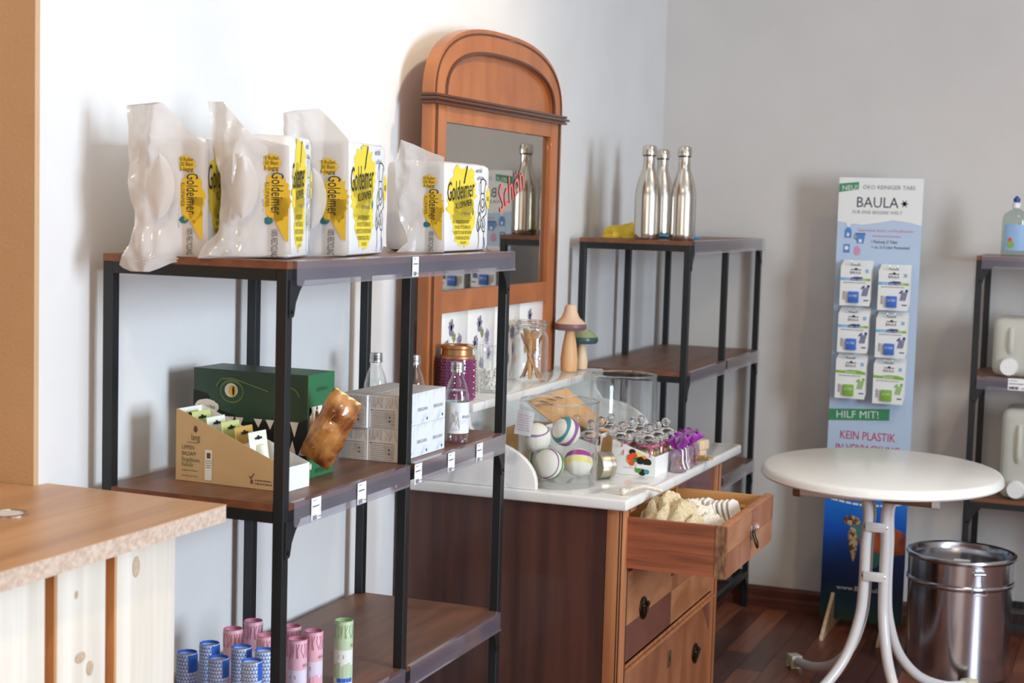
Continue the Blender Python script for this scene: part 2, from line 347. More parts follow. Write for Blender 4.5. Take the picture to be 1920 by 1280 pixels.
wf.box(WX0, WX0+t, YF-.08, YF-.02, WZ0, WZ1).box(WX1-t, WX1, YF-.08, YF-.02, WZ0, WZ1).box(WX0, WX1, YF-.08, YF-.02, WZ0, WZ0+t).box(WX0, WX1, YF-.08, YF-.02, WZ1-t, WZ1)
wo = struct('window_1', wf, 'frame_white'); MB().box(WX0-.03, WX1+.03, YF-.02, YF+.12, WZ0-.03, WZ0).build('window_sill', 'frame_white', wo)
wb = MB(); SY0, SY1, SZ0, SZ1 = -1.65, .85, .6, 2.55
wb.box(XB-.1, XB, YF, SY0, 0, ZC).box(XB-.1, XB, SY1, YW+.9, 0, ZC).box(XB-.1, XB, SY0, SY1, 0, SZ0).box(XB-.1, XB, SY0, SY1, SZ1, ZC)
struct('wall_front', wb, 'wall_paint')
wf = MB(); wf.box(XB-.08, XB-.02, SY0, SY0+t, SZ0, SZ1).box(XB-.08, XB-.02, SY1-t, SY1, SZ0, SZ1).box(XB-.08, XB-.02, SY0, SY1, SZ0, SZ0+t).box(XB-.08, XB-.02, SY0, SY1, SZ1-t, SZ1)
struct('window_2', wf, 'frame_white')
struct('ceiling', MB().box(XB-.1, XR+.15, YF-.1, YW+1, ZC, ZC+.1), 'ceiling_paint')
fl = struct('floor', MB().box(XB-.1, XR+.15, YF-.1, YW+1, -.06, -.004), 'plank_red')
rnd = random.Random(4); row = .082; y = -1.0; cache = {}
while y < YW-.001:
    x = 2.9-rnd.uniform(0, .5); y1 = min(y+row, YW)
    while x < XR-.001:
        ln = rnd.choice((.38, .5, .62)); x1 = min(x+ln, XR); L_, W_ = x1-x-.0012, y1-y-.0012
        m = rnd.choice(('plank_red', 'plank_red', 'plank_dark', 'plank_dark', 'plank_light')); key = (round(L_, 3), round(W_, 3), m)
        if key in cache:
            o = cache[key].copy(); COL.objects.link(o); o.parent = fl
        else:
            o = MB().box(0, L_, 0, W_, -.004, 0).build('plank', m, fl); cache[key] = o
        o.location = (x, y, 0); x = x1
    y = y1
bb = MB(); prof = [(XR, 0), (XR-.022, 0), (XR-.022, .028), (XR-.014, .036), (XR-.014, .062), (XR-.006, .075), (XR, .075)]
bb.prism(prof, 'y', YF, YW)
struct('baseboard_far', bb, 'baseboard_wood')
# ------------------------------------------------------------------ counter by the entrance
CZ = .97
ct = thing('sales_counter', 'wooden sales counter with oak top and whitewashed plank front', 'counter', (0, 0, 0))
top = MB().prism([(2.185, 1.332), (2.197, 1.686), (XE-.003, 1.689), (XE-.003, 2.1), (1.3, 2.1), (1.3, 1.345)], 'z', CZ-.0015, CZ)
top.build('counter_top', 'counter_oak', ct)
MB().prism([(2.1845, 1.3325), (2.1965, 1.686), (XE-.003, 1.689), (XE-.003, 2.1), (1.3, 2.1), (1.3, 1.3455)], 'z', CZ-.028, CZ-.0015).build('chipboard_core', 'chipboard', ct)
rim = MB(); c0 = onZ(12, 963, CZ)
rim.lathe([(.034, 0), (.034, .0015), (.027, .002), (.026, .0005)], (c0.x, c0.y, CZ), 28, cap=False).build('cable_grommet', 'steel_wire', ct)
MB().lathe([(.026, .0004), (0, .0004)], (c0.x, c0.y, CZ), 28, cap=False).build('grommet_lid', 'frame_white', ct)
def cx(px, y=1.372): return onY(px, 1100, y).x
xs = [(cx(213), cx(322)), (cx(101), cx(192)), (cx(-15), cx(78))]
x0 = xs[-1][0]
while x0 > 1.33: x0 -= .2; xs.append((x0, x0+.175))
for i, (a, b) in enumerate(xs):
    p = MB().box(max(a, 1.31), b, 1.366, 1.384, 0, CZ-.028).build('plank', 'pine_white', ct, bevel=.0012)
for px, py, rx, rz_ in [(255, 1062, .009, .016), (143, 1115, .004, .006), (168, 1252, .008, .011), (150, 1232, .012, .008)]:
    q = onY(px, py, 1.366); k = Print(ct, (q.x, 1.366, q.z), (1, 0, 0), (0, 0, 1), 'knot'); k.disc(0, 0, rx, 'pine_knot', rz_); k.done()
MB().box(1.32, 2.09, 1.384, 1.402, 0, CZ-.028).build('backing_board', 'batten_orange', ct)
MB().box(cx(192, 1.39)-.002, cx(213, 1.39)+.002, 1.3675, 1.384, 0, CZ-.028).build('batten', 'batten_orange', ct)
MB().box(cx(78, 1.39)-.002, cx(101, 1.39)+.002, 1.3675, 1.384, 0, CZ-.028).build('batten', 'batten_orange', ct)
MB().box(2.0, 2.02, 1.402, 1.66, 0, CZ-.028).build('side_panel', 'pine_white', ct)
MB().box(1.32, 1.34, 1.402, 2.05, 0, CZ-.028).build('side_panel', 'pine_white', ct)

# ------------------------------------------------------------------ black metal shelving units
def shelf_unit(label, loc, rz, tops, th=.013, rails=(0, 1, 2)):
    t = thing('shelf_unit', label, 'shelf unit', loc, rz, 'black metal shelving units'); W, D, S = 1.0, .36, .02; H = tops[0]
    for xx in (0, .49-.01, W-S):
        for yy in (0, D-S): MB().box(xx, xx+S, yy, yy+S, 0, H-th).build('post', 'black_metal', t, bevel=.001, seg=1)
    for li, z in enumerate(tops):
        zb = z-th; ins = 0 if li == 0 else S+.0005
        bx0, bx1 = (0, W) if li == 0 else (.001, W-.001)
        if li < 3:
            if li == 0: bd = MB().box(0, W, 0, D, zb, z)
            else: bd = MB().prism([(S, 0), (.479, 0), (.479, S), (.501, S), (.501, 0), (W-S, 0), (W-S, S), (W, S), (W, D-S), (W-S, D-S), (W-S, D), (.501, D), (.501, D-S), (.479, D-S), (.479, D), (S, D), (S, D-S), (0, D-S), (0, S), (S, S)], 'z', zb, z)
            b = bd.build('board', 'shelf_wood', t)
            b.data.materials.append(M['shelf_edge'])
            for p in b.data.polygons:
                if abs(p.normal.z) < .5: p.material_index = 1
        else:
            ms = MB()
            for k in range(49): ms.box(.01+k*.02, .0115+k*.02, S, D-S, zb+.003, zb+.005)
            for k in range(17): ms.box(S, W-S, .02+k*.02, .0215+k*.02, zb+.001, zb+.003)
            ms.build('mesh_shelf', 'black_metal', t)['kind'] = 'stuff'
        f = MB()
        for xx in (0, W-S): f.box(xx, xx+S, S, D-S, zb-.02, zb)
        for (a, c) in ((S, .48), (.50, W-S)): f.box(a, c, 0, S, zb-.02, zb).box(a, c, D-S, D, zb-.02, zb)
        f.build('rail_frame', 'black_metal', t)
        def gus(xc, dirn, yc):
            p = [(0, 0), (.05, 0), (.05, -.004), (.034, -.02), (.022, -.038), (.017, -.058), (.014, -.062), (0, -.062)]
            poly = [(xc+dirn*(u-.014), zb-.018+v) for u, v in p]
            g = MB().prism(poly, 'y', yc-.0015, yc).build('corner_bracket', 'black_metal', t)
            MB().ball((xc-dirn*.006, yc-.0018, zb-.018-.052), .0035, 8, (1, .7, 1)).build('bolt', 'bolt_metal', g, smooth=True)
        for xc, dn in ((.014, 1), (W-.014, -1)): gus(xc+dn*.006, dn, -.0005)
        def gusy(yc, dn, xx):
            p = [(0, 0), (.045, 0), (.045, -.004), (.03, -.02), (.02, -.038), (.016, -.055), (0, -.058)]
            MB().prism([(yc+dn*u, zb-.02+v) for u, v in p], 'x', xx, xx+.0015).build('corner_bracket', 'black_metal', t)
        if li == 3: gusy(S, 1, W-.012); gusy(D-S, -1, W-.012); gusy(S, 1, .01); gusy(D-S, -1, .01)
        if li in rails:
            segs = ((.018, W+.004),) if li == 0 else ((S+.002, .478), (.502, W-S-.002))
            for a, c in segs:
                yo = -.008
                prof = [(yo+.0075, z+.0005), (yo, z-.001), (yo, z-.038), (yo-.004, z-.041), (yo-.0048, z-.040), (yo-.0012, z-.037), (yo-.0012, z+.0003), (yo+.0075, z+.0015)]
                MB().prism(prof, 'x', a, c).build('price_rail', 'rail_plastic', t)
    return t
S1Z = (1.355, .951, .547, .145)
s1 = shelf_unit('black metal shelf unit with brown boards holding toilet paper packs and boxes', (2.31, 1.30, 0), 0, S1Z)
S2Z = (1.363, .957, .555, .15)
s2 = shelf_unit('black metal shelf unit in the corner with steel bottles on top', (4.782, 1.287, 0), 0, S2Z)
S3Z = (1.337, .943, .54, .14)
s3 = shelf_unit('black metal shelf unit along far wall holding plastic canisters', (5.44, .50, 0), R(-90), S3Z, rails=(0, 1))
# ------------------------------------------------------------------ dresser (washstand) with marble
DX0, DX1, DY0, DY1, MZ = 3.555, 4.49, 1.09, 1.672, .755
dr = thing('washstand_dresser', 'antique veneered dresser with one small drawer pulled open', 'dresser', (DX0, DY0, 0)); W, D = DX1-DX0, DY1-DY0
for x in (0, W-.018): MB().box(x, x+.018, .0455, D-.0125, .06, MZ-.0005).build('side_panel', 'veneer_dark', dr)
MB().box(0, W, D-.012, D, .06, MZ).build('back_panel', 'veneer_dark', dr)
MB().box(.018, W-.018, .03, D-.012, .08, .1).build('bottom_board', 'veneer_dark', dr)
for x in (0, W-.045):
    p = MB().box(x, x+.045, 0, .045, 0, MZ).build('corner_post', 'oak_trim', dr, bevel=.003)
    g = MB()
    for k in (.006, .012): g.box(x-.0006, x+.0004, k-.0012, k+.0012, .02, MZ) if x == 0 else g.box(x+.0446, x+.0456, k-.0012, k+.0012, .02, MZ)
    for k in (.033, .039): kk = k if x == 0 else .045-k; g.box(x+kk-.0012, x+kk+.0012, -.0006, .0004, .02, MZ)
    g.build('groove', 'groove_dark', p)
for x in (0, W-.045): MB().box(x, x+.045, D-.04, D, 0, .06).build('foot', 'oak_trim', dr)
ZT0, ZT1 = .602, .738
MB().box(.045, W-.045, .004, .03, ZT1, MZ).build('top_rail', 'oak_trim', dr)
def molding(z):
    m = MB()
    for i, (a, b, d) in enumerate(((0, .006, .004), (.008, .014, .010), (.016, .022, .004))): m.box(.045, W-.045, .006-d, .03, z+a, z+b)
    m.build('molding', 'oak_trim', dr); MB().box(.045, W-.045, .006, .03, z, z+.022).build('molding_groove', 'groove_dark', dr)
molding(.345); molding(.585)
MB().box(W/2-.008, W/2+.008, .004, .03, .607, ZT1).build('divider', 'oak_trim', dr)
def handle(parent, x, z, y=-.001, sc=1.0):
    b = MB().prism([(x+sc*u, z+sc*v) for u, v in [(-.03, -.004), (-.022, -.022), (-.01, -.03), (.01, -.03), (.022, -.022), (.03, -.004), (.022, .014), (.008, .022), (-.008, .022), (-.022, .014)]], 'y', y-.004, y).build('handle_plate', 'brass_dark', parent, bevel=.0012)
    r = MB().tube([(x+sc*.02*cos(a), y-.010-.006*sin(a), z+sc*(.002+.034*sin(a))) for a in [pi+pi*k/12 for k in range(13)]], .0028, 8)
    r.ball((x-.02*sc, y-.008, z+.003), .006, 8).ball((x+.02*sc, y-.008, z+.003), .006, 8)
    r.build('ring_pull', 'brass_dark', b, smooth=True)
def keyplate(parent, x, z, y=-.001):
    k = MB().prism([(x-.012, z-.022), (x+.012, z-.022), (x+.012, z+.02), (x-.012, z+.02)], 'y', y-.002, y)
    k.build('key_plate', 'brass_old', parent, bevel=.0008)
    MB().box(x-.002, x+.002, y-.0032, y-.0024, z-.008, z+.006).build('keyhole', 'black_print', parent)
def big_drawer(z0, z1, flip):
    d = MB().box(.047, W-.047, .010, .03, z0, z1).build('drawer_front', 'veneer_mid', dr); h = z1-z0; mx = W/2; y = .010
    zm = z0+h*.42
    for i, (a, b, c, e, m) in enumerate(((.047, mx, zm, z1, 'veneer_light' if flip else 'veneer_mid'), (mx, W-.047, zm, z1, 'veneer_mid'), (.047, mx, z0, zm, 'veneer_red' if flip else 'veneer_light'), (mx, W-.047, z0, zm, 'veneer_light' if flip else 'veneer_mid'))):
        MB().box(a+.0003, b-.0003, y-.0015, y, c+.0003, e-.0003).build('veneer_panel', m, d)
    if not flip: MB().prism([(W-.0475, z1-.0005), (W-.0475, z1-.09), (W-.13, z1-.0005)], 'y', y-.0022, y-.0014).build('veneer_panel', 'veneer_red', d)
    for s in (-1, 1): handle(d, mx+s*.265, z0+h*.52, y-.002)
    keyplate(d, mx, z0+h*.72, y-.002)
    return d
big_drawer(.369, .583, True); big_drawer(.11, .343, False)
# the closed small drawer on the right
d2 = MB().box(W/2+.010, W-.047, .010, .03, .609, ZT1-.002).build('drawer_front', 'veneer_red', dr)
handle(d2, W*.74, .675, .009, .8)
# the open small drawer on the left: reaches out into the room
OY, DL0, DL1, DZ0, DZ1 = .849-DY0, .022, .504, .612, .733
od = MB().box(DL0+.012, DL1-.012, OY+.02, OY+.42, DZ0+.006, DZ0+.012).build('open_drawer', 'drawer_inside', dr)
MB().box(DL0, DL0+.012, OY+.0205, OY+.42, DZ0, DZ1).build('drawer_side', 'drawer_pine', od)
MB().box(DL1-.012, DL1, OY+.0205, OY+.42, DZ0, DZ1-.004).build('drawer_side', 'drawer_inside', od)
MB().box(DL0+.012, DL1-.012, OY+.408, OY+.42, DZ0, DZ1-.004).build('drawer_back', 'drawer_inside', od)
MB().box(DL0-.001, DL0+.0, OY+.0005, OY+.028, DZ0, DZ1+.001).build('dovetail_end', 'end_grain', od)
fr = MB().box(DL0, DL1+.004, OY, OY+.02, DZ0-.002, DZ1+.002).build('drawer_front', 'oak_trim', od, bevel=.001)
mx = (DL0+DL1)/2; zm = (DZ0+DZ1)/2
for a, b, c, e, m in ((DL0+.001, mx, zm, DZ1, 'veneer_light'), (mx, DL1+.003, zm, DZ1, 'veneer_mid'), (DL0+.001, mx, DZ0, zm, 'veneer_mid'), (mx, DL1+.003, DZ0, zm, 'veneer_light')):
    MB().box(a+.0003, b-.0003, OY-.0015, OY, c+.0003, e-.0003).build('veneer_panel', m, fr)
pl = MB().box(mx-.008, mx+.008, OY-.005, OY-.0018, zm-.012, zm+.024).build('handle_plate', 'steel_wire', fr, bevel=.0008)
MB().tube([(mx-.010, OY-.008, zm+.008), (mx-.013, OY-.016, zm-.018), (mx-.004, OY-.019, zm-.03)], .0026, 8).tube([(mx+.010, OY-.008, zm+.008), (mx+.013, OY-.016, zm-.018), (mx+.004, OY-.019, zm-.03)], .0026, 8).tube([(mx-.012, OY-.008, zm+.009), (mx+.012, OY-.008, zm+.009)], .003, 8).build('ring_pull', 'brass_dark', fr, smooth=True)
# marble
MX0, MX1, MY0, MT = 3.528, 4.545, 1.078, .782
mt = MB().prism([(MX0, MY0), (4.565, 1.052), (4.565, 1.676), (MX0, 1.676)], 'z', MZ, MT).build('marble_slab', 'marble_white', None, bevel=.006, seg=3)
setp(mt, 'white veined marble slab covering the antique dresser', 'marble slab')
UZ = .98
us = thing('marble_shelf', 'raised white marble shelf on curved marble sides above dresser', 'shelf', (MX0, 1.676, MT))
MB().box(0, 1.0, -.205, 0, UZ-MT-.022, UZ-MT).build('shelf_slab', 'marble_white', us, bevel=.004)
def ear(x):
    y0 = 1.676-1.31; hz = UZ-MT-.022
    poly = [(0, 0), (-y0, 0)]+[(-y0+.012*(1-cos(a))*.4+.15*(1-cos(a)), .012+(hz-.012)*.62*sin(a)) for a in [pi/2*k/10 for k in range(11)]]+[(-.19, hz*.8), (-.185, hz), (0, hz)]
    MB().prism(poly, 'x', x, x+.02).build('curved_side', 'marble_white', us, bevel=.003)
ear(.012); ear(.972)
MB().box(.032, .972, -.014, 0, 0, UZ-MT-.022).build('back_slab', 'marble_white', us)
# ------------------------------------------------------------------ mirror
FY = 1.588; mr = thing('arched_mirror', 'tall cherry wood mirror with arched top and flower tiles below the glass', 'mirror', (0, FY, UZ)); z_ = lambda z: z-UZ
A0, A1 = 3.510, 4.420; ac = (A0+A1)/2; hw = (A1-A0)/2
SP = 1.710   # spring line of the arch
def arch(hw_, zs, rise, n=28, p=2.6):
    return [(ac+hw_*math.copysign(abs(cos(a))**(2/p), cos(a)), zs+rise*abs(sin(a))**(2/p)) for a in [pi*k/n for k in range(n+1)]]
def frame_poly(outer, inner):   # ring strip between two arcs
    return outer, inner
o_ = arch(hw, z_(SP), .195); i_ = arch(hw-.075, z_(SP)+.005, .125)
ring = MB(); n = len(o_)
for yy in (0, .030): ring.v += [(a, yy, b) for a, b in o_]+[(a, yy, b) for a, b in i_]
for k in range(n-1):
    ring.f += [(k, k+1, n+k+1, n+k), (2*n+k, 2*n+k+1, 3*n+k+1, 3*n+k), (k, k+1, 2*n+k+1, 2*n+k), (n+k, n+k+1, 3*n+k+1, 3*n+k)]
ring.build('arch_frame', 'cherry', mr, smooth=True)
MB().prism([(a, b) for a, b in arch(hw-.07, z_(SP)+.0, .13)], 'y', .012, .030).build('arch_panel', 'cherry', mr)
MB().tube([(a, -.001, b) for a, b in arch(hw-.072, z_(SP)+.006, .128)], .005, 8).build('arch_bead', 'cherry_dark', mr, smooth=True)
MB().tube([(a, -.0005, b) for a, b in arch(hw-.012, z_(SP), .183)], .003, 6).build('arch_bead', 'cherry_dark', mr, smooth=True)
for a, b in ((A0, A0+.085), (A1-.085, A1)):
    st = MB().box(a, b, 0, .030, 0, z_(SP)).build('stile', 'cherry', mr, bevel=.003)
    g = MB(); gx = a+.022 if a == A0 else b-.022
    for d in (-.006, 0, .006): g.box(gx+d-.0014, gx+d+.0014, -.0008, .0005, .0, z_(SP))
    g.build('groove', 'groove_dark', st)
cn = MB()
for dz, d, h in ((0, .012, .007), (.009, .018, .007), (.018, .012, .007)): cn.box(A0-d, A1+d, -d, .030, z_(SP)-.016+dz, z_(SP)-.016+dz+h)
cn.box(A0-.008, A1+.008, -.008, .03, z_(SP)-.014, z_(SP)+.008); cn.build('cornice_molding', 'cherry_dark', mr, bevel=.002)
G0, G1 = 1.241, 1.655
MB().box(A0+.085, A1-.085, .002, .03, z_(G1), z_(SP)-.016).build('upper_rail', 'cherry', mr)
MB().box(A0+.085, A1-.085, .002, .03, z_(1.187), z_(G0)).build('lower_rail', 'cherry', mr)
MB().box(A0+.085, A1-.085, .014, .020, z_(G0), z_(G1)).build('mirror_pane', 'mirror_glass', mr)
MB().box(A0+.085, A1-.085, .0245, .030, 0, z_(G1)).build('back_board', 'cherry', mr)
pm = Print(mr, (0, .0138, 0), (1, 0, 0), (0, 0, 1), 'painted_reflection')  # reflected neon lettering, painted flat on the mirror pane
pa, pb = onY(937, 400, FY+.014), onY(984, 345, FY+.014)
pm.text('Schön', pa.x, pa.z-UZ, .075, 'reflection_pink', w=(pb.x-pa.x)*1.06, shear=.25, rot=math.atan2(pb.z-pa.z, (pb.x-pa.x))*.9); pm.done()
tw = (A1-A0-.17)/4
for k in range(5):
    x = A0+.085+k*tw-.012*0
    if k == 4: break
    tl = MB().box(x+.0006, x+tw-.0006, .010, .0242, .0, z_(1.187)-.001).build('tile', 'tile_white', mr, bevel=.001)
    p = Print(tl, (x, .010, 0), (1, 0, 0), (0, 0, 1), 'flower_decor'); r_ = random.Random(11)
    mat('flower_grey', (128, 124, 146), .4); mat('flower_lilac', (172, 160, 196), .4); mat('leaf_green', (128, 146, 88), .4); mat('stem_grey', (150, 160, 150), .4)
    for (u, v, rr, m) in ((.08, .165, .017, 'flower_grey'), (.055, .118, .016, 'flower_grey'), (.135, .13, .016, 'flower_lilac'), (.10, .142, .010, 'leaf_green'), (.05, .075, .010, 'leaf_green'), (.15, .085, .014, 'flower_lilac'), (.10, .06, .014, 'flower_grey')):
        p.blob(u*tw/.19, v, rr, rr*1.15, m, int(u*1000), .3)
        if 'flower' in m:
            for q in range(3): p.blob(u*tw/.19+r_.uniform(-.006, .006), v+r_.uniform(-.006, .008), rr*.35, rr*.5, 'flower_lilac' if m == 'flower_grey' else 'flower_grey', q+3, .3, lay=2)
    for u in (.08, .1, .12): p.stroke([(u*tw/.19, .01), (u*tw/.19-.008, .07), (u*tw/.19-.012, .12)], .0022, 'stem_grey', lay=0)
    p.done()
# ------------------------------------------------------------------ toilet paper packs on the top shelf
TZ = S1Z[0]
def rbox(x0, x1, y0, y1, z0, z1, r, n=6, bulge=.004, seed=0):
    """soft packed bag: rounded box whose faces bulge and crinkle a little"""
    mb = MB(); N = 14
    def face(fn): mb.grid(fn, N, N)
    cx_, cy_, cz_ = (x0+x1)/2, (y0+y1)/2, (z0+z1)/2; hx, hy, hz = (x1-x0)/2, (y1-y0)/2, (z1-z0)/2
    def warp(p):
        q = Vector((max(-hx+r, min(hx-r, p.x)), max(-hy+r, min(hy-r, p.y)), max(-hz+r, min(hz-r, p.z)))); d = p-q
        if d.length > 1e-9: p = q+d.normalized()*r
        u, v, w_ = p.x/hx, p.y/hy, p.z/hz
        k = bulge*(noise.noise(Vector((p.x*22+seed, p.y*22, p.z*22)))*.9+.5)
        nrm = Vector((u*abs(u)**5 if u > 0 else 0, v*abs(v)**5 if v > 0 else 0, max(w_, -0.0)*abs(w_)**5 if w_ > 0 else 0))
        return p+nrm*k*(1-.5*(abs(u)+abs(v)+abs(w_))/3)
    for s in (-1, 1):
        face(lambda a, b, s=s: tuple(warp(Vector((s*hx, (2*a-1)*hy, (2*b-1)*hz)))+Vector((cx_, cy_, cz_))))
        face(lambda a, b, s=s: tuple(warp(Vector(((2*a-1)*hx, s*hy, (2*b-1)*hz)))+Vector((cx_, cy_, cz_))))
        face(lambda a, b, s=s: tuple(warp(Vector(((2*a-1)*hx, (2*b-1)*hy, s*hz)))+Vector((cx_, cy_, cz_))))
    return mb
def pack(label, corner, rz, L, Dp, H, outline, seed, gust=.05, hole=None):
    """corner: front left bottom corner; local x runs along the front, local y to the back"""
    t = thing('toilet_paper_pack', label, 'toilet paper', (corner[0], corner[1], TZ), rz, 'toilet paper packs')
    rbox(0, L, 0, Dp, 0.001, H, .012, seed=seed).build('wrapped_rolls', 'poly_white', t, smooth=True, weld=True)
    # the loose gusset film with its carry hole: a wavy sheet standing at the end of the pack
    inv = Matrix.Rotation(-rz, 3, 'Z')
    pl = [inv @ (onX(px, py, corner[0]-.012)-Vector((corner[0], corner[1], TZ))) for px, py in outline]
    pl = [(p.y, p.z) for p in pl]
    zs = [p[1] for p in pl]; z0, z1 = min(zs), max(zs); rows = 56; cols = 40
    def span(z):
        xs_ = []
        for (a, b), (c, d) in zip(pl, pl[1:]+pl[:1]):
            if (b-z)*(d-z) < 0: xs_.append(a+(c-a)*(z-b)/(d-b))
        return (min(xs_), max(xs_)) if xs_ else None
    fm = MB()
    def pt(i, j):
        z = z0+.0004+(z1-z0-.0008)*i; a, b = span(z); y_ = a+(b-a)*j
        f = max(0, min(1, (y_-gust*.8)/.05)); g = max(0, min(1, (z-H+.01)/.04))
        k = .5*noise.noise(Vector((y_*18+seed*3.1, z*9, 0)))+.35*noise.noise(Vector((y_*50, z*22+seed, 1)))
        ridge = abs(((y_*9+z*4+seed*.37+.4*noise.noise(Vector((y_*8, z*8, seed)))) % 1)-.5)*2-.5+.5*abs(noise.noise(Vector((y_*30-z*20, z*34+seed, 4))))+.4*abs(noise.noise(Vector((y_*26+z*34, z*12, seed+9))))
        low = max(0, 1-z/.05) if z > 0 else 1
        return (-.0022-.006*f-.022*f*(.5+k+.45*ridge)-.02*f*low+g*.006, y_, z)
    fm.grid(pt, rows, cols)
    fm.build('gusset_film', 'poly_film', t, smooth=True)
    if hole:
        c = inv @ (onX(hole[0], hole[1], corner[0]-.04)-Vector((corner[0], corner[1], TZ)))
        mb = MB()
        def hp(a, b):
            w_ = .026*sin(pi*b)**.7; return (c.x-.004-.006*sin(pi*a), c.y+(a-.5)*2*w_, c.z+(b-.5)*.11)
        mb.grid(hp, 8, 14); mb.build('carry_handle', 'poly_film', t, smooth=True)
    # front print
    p = Print(t, (0, .0002, 0), (1, 0, 0), (0, 0, 1), 'front_print'); s = L/.29; k = H/.19
    p.blob(.115*s, .135*k, .085*s, .05*k, 'yellow_print', seed, .16); p.blob(.12*s, .065*k, .07*s, .05*k, 'yellow_print', seed+1, .12); p.blob(.10*s, .10*k, .08*s, .04*k, 'yellow_print', seed+2, .12)
    p.text('Goldeimer', .02*s, .108*k, .042*k, 'ink', w=.165*s, shear=.15, rot=.08)
    p.stroke([(.118*s, .150*k), (.125*s, .166*k), (.135*s, .184*k)], .006*s, 'ink')
    p.text('KLOPAPIER', .07*s, .092*k, .014*k, 'ink', w=.10*s, rot=.1)
    p.text('MIT WIRKUNG', .10*s, .080*k, .006*k, 'ink_grey', w=.06*s)
    for i, tx in enumerate(('WIR KNOTTEN EIN KONZEPT', 'FÜR WELT MIT SICHEREN KLOS', 'UNTERSTÜTZT DU WELTWEITE SANITÄR', 'MIT IHRER VISION ALLES FÜR KLO')): p.text(tx, .115*s, (.062-.0115*i)*k, .0075*k, 'ink', w=(.085+.012*(i % 3))*s, align='c')
    p.text('10 ROLLEN', .12*s, .018*k, .006*k, 'ink_brown', w=.035*s, align='c')
    p.text('wirdel', .19*s, .172*k, .011*k, 'sign_navy', w=.04*s, rot=.05); p.text('und Klöschen', .20*s, .157*k, .009*k, 'sign_navy', w=.042*s, rot=.05)
    p.disc(.178*s, .088*k, .006*s, 'teal_print', .009*k)
    # loose ink figure: hat, shouting head, arms crossed, legs
    fx = .238*s
    fig = [[(-.018, .150), (-.012, .158), (.006, .160), (.02, .155), (.024, .148)], [(-.012, .156), (-.012, .135), (-.008, .128), (.010, .128), (.014, .135), (.018, .152)],
           [(-.010, .128), (-.016, .112), (-.012, .094), (.0, .086), (.012, .092), (.018, .110), (.010, .127)], [(-.006, .113), (-.008, .102), (0, .095), (.009, .101), (.008, .114), (0, .117), (-.006, .113)],
           [(-.016, .112), (-.024, .100), (-.026, .086), (-.018, .080)], [(.018, .110), (.026, .098), (.026, .084), (.016, .078)], [(-.014, .088), (-.028, .074), (-.034, .054), (-.026, .044), (-.014, .05), (-.006, .066), (-.014, .088)],
           [(.010, .078), (-.006, .066), (-.010, .058), (.008, .044), (.018, .044), (.020, .062), (.010, .078)], [(-.020, .072), (-.018, .052)], [(-.026, .066), (-.022, .048)], [(.004, .068), (.012, .052)], [(.0, .062), (.006, .052)],
           [(-.022, .044), (-.018, .026), (-.022, .006)], [(.014, .044), (.012, .026), (.018, .005)]]
    for st in fig: p.stroke([(fx+x*s, y*k) for x, y in st], .0022*s, 'ink')
    p.stroke([(fx-.02*s, .152*k), (fx-.024*s, .138*k), (fx-.016*s, .124*k)], .0012*s, 'blue_print'); p.stroke([(fx+.018*s, .03*k), (fx+.02*s, .016*k), (fx+.02*s, .008*k)], .003*s, 'blue_print')
    p.blob(fx+.038*s, .118*k, .012*s, .022*k, 'yellow_print', 5, .2); p.text('NEU', fx+.030*s, .112*k, .010*k, 'ink', w=.014*s)
    p.done()
    # end print (reads downwards)
    e = Print(t, (-.0026, .002, 0), (0, -1, 0), (0, 0, 1), 'end_print'); G = gust
    e.blob(-G*.40, H*.50, G*.46, H*.20, 'yellow_deep', seed+5, .14); e.poly([(-G*.5, H*.34), (-G*.12, H*.16), (0, H*.14), (0, H*.5), (-G*.5, H*.5)], 'yellow_deep')
    e.blob(-G*.62, H*.78, G*.34, H*.07, 'yellow_deep', seed+6, .2)
    for i, tx in enumerate(('10 Rollen', '150 Blatt', '3-lagig')): e.text(tx, -G*.86, H*(.80-.04*i), H*.035, 'ink', w=G*.5)
    e.text('Goldeimer', -G*.58, H*.70, G*.42, 'ink', w=H*.34, rot=-pi/2); e.text('KLOPAPIER', -G*.78, H*.62, G*.14, 'ink_brown', w=H*.2, rot=-pi/2)
    e.text('MIT ZUKUNFT', -G*.95, H*.48, G*.12, 'ink_grey', w=H*.24, rot=-pi/2)
    e.disc(-G*.68, H*.31, G*.16, 'teal_print', H*.03)
    e.text('100% RECYCLING', -G*.56, H*.24, G*.22, 'ink', w=H*.22, rot=-pi/2)
    e.done()
    return t
pk = 'white and yellow toilet paper pack '
yz = lambda px, py, y: onY(px, py, y)
c4 = yz(830, 470, 1.333); pack(pk+'at the end of shelf nearest the mirror', (c4.x, c4.y), R(3), .285, .13, .187, [(755, 262), (774, 270), (800, 284), (829, 293), (830, 474), (790, 472), (752, 474), (770, 452), (756, 415), (747, 350), (745, 300)], 4)
c3 = yz(650, 478, 1.332); pack(pk+'with its front facing out, second from the mirror', (c3.x, c3.y), R(8), .225, .15, .208, [(541, 213), (570, 207), (597, 203), (622, 230), (650, 262), (651, 479), (600, 483), (540, 480), (546, 440), (541, 400), (541, 300)], 3, gust=.06, hole=(588, 372))
c2 = yz(543, 478, 1.335); pack(pk+'squeezed between two other packs', (c2.x, c2.y), R(14), .14, .105, .208, [(402, 192), (428, 192), (450, 222), (475, 250), (500, 262), (540, 272), (543, 480), (480, 484), (395, 482), (402, 456), (424, 434), (426, 330), (410, 262)], 2, gust=.052, hole=(458, 350))
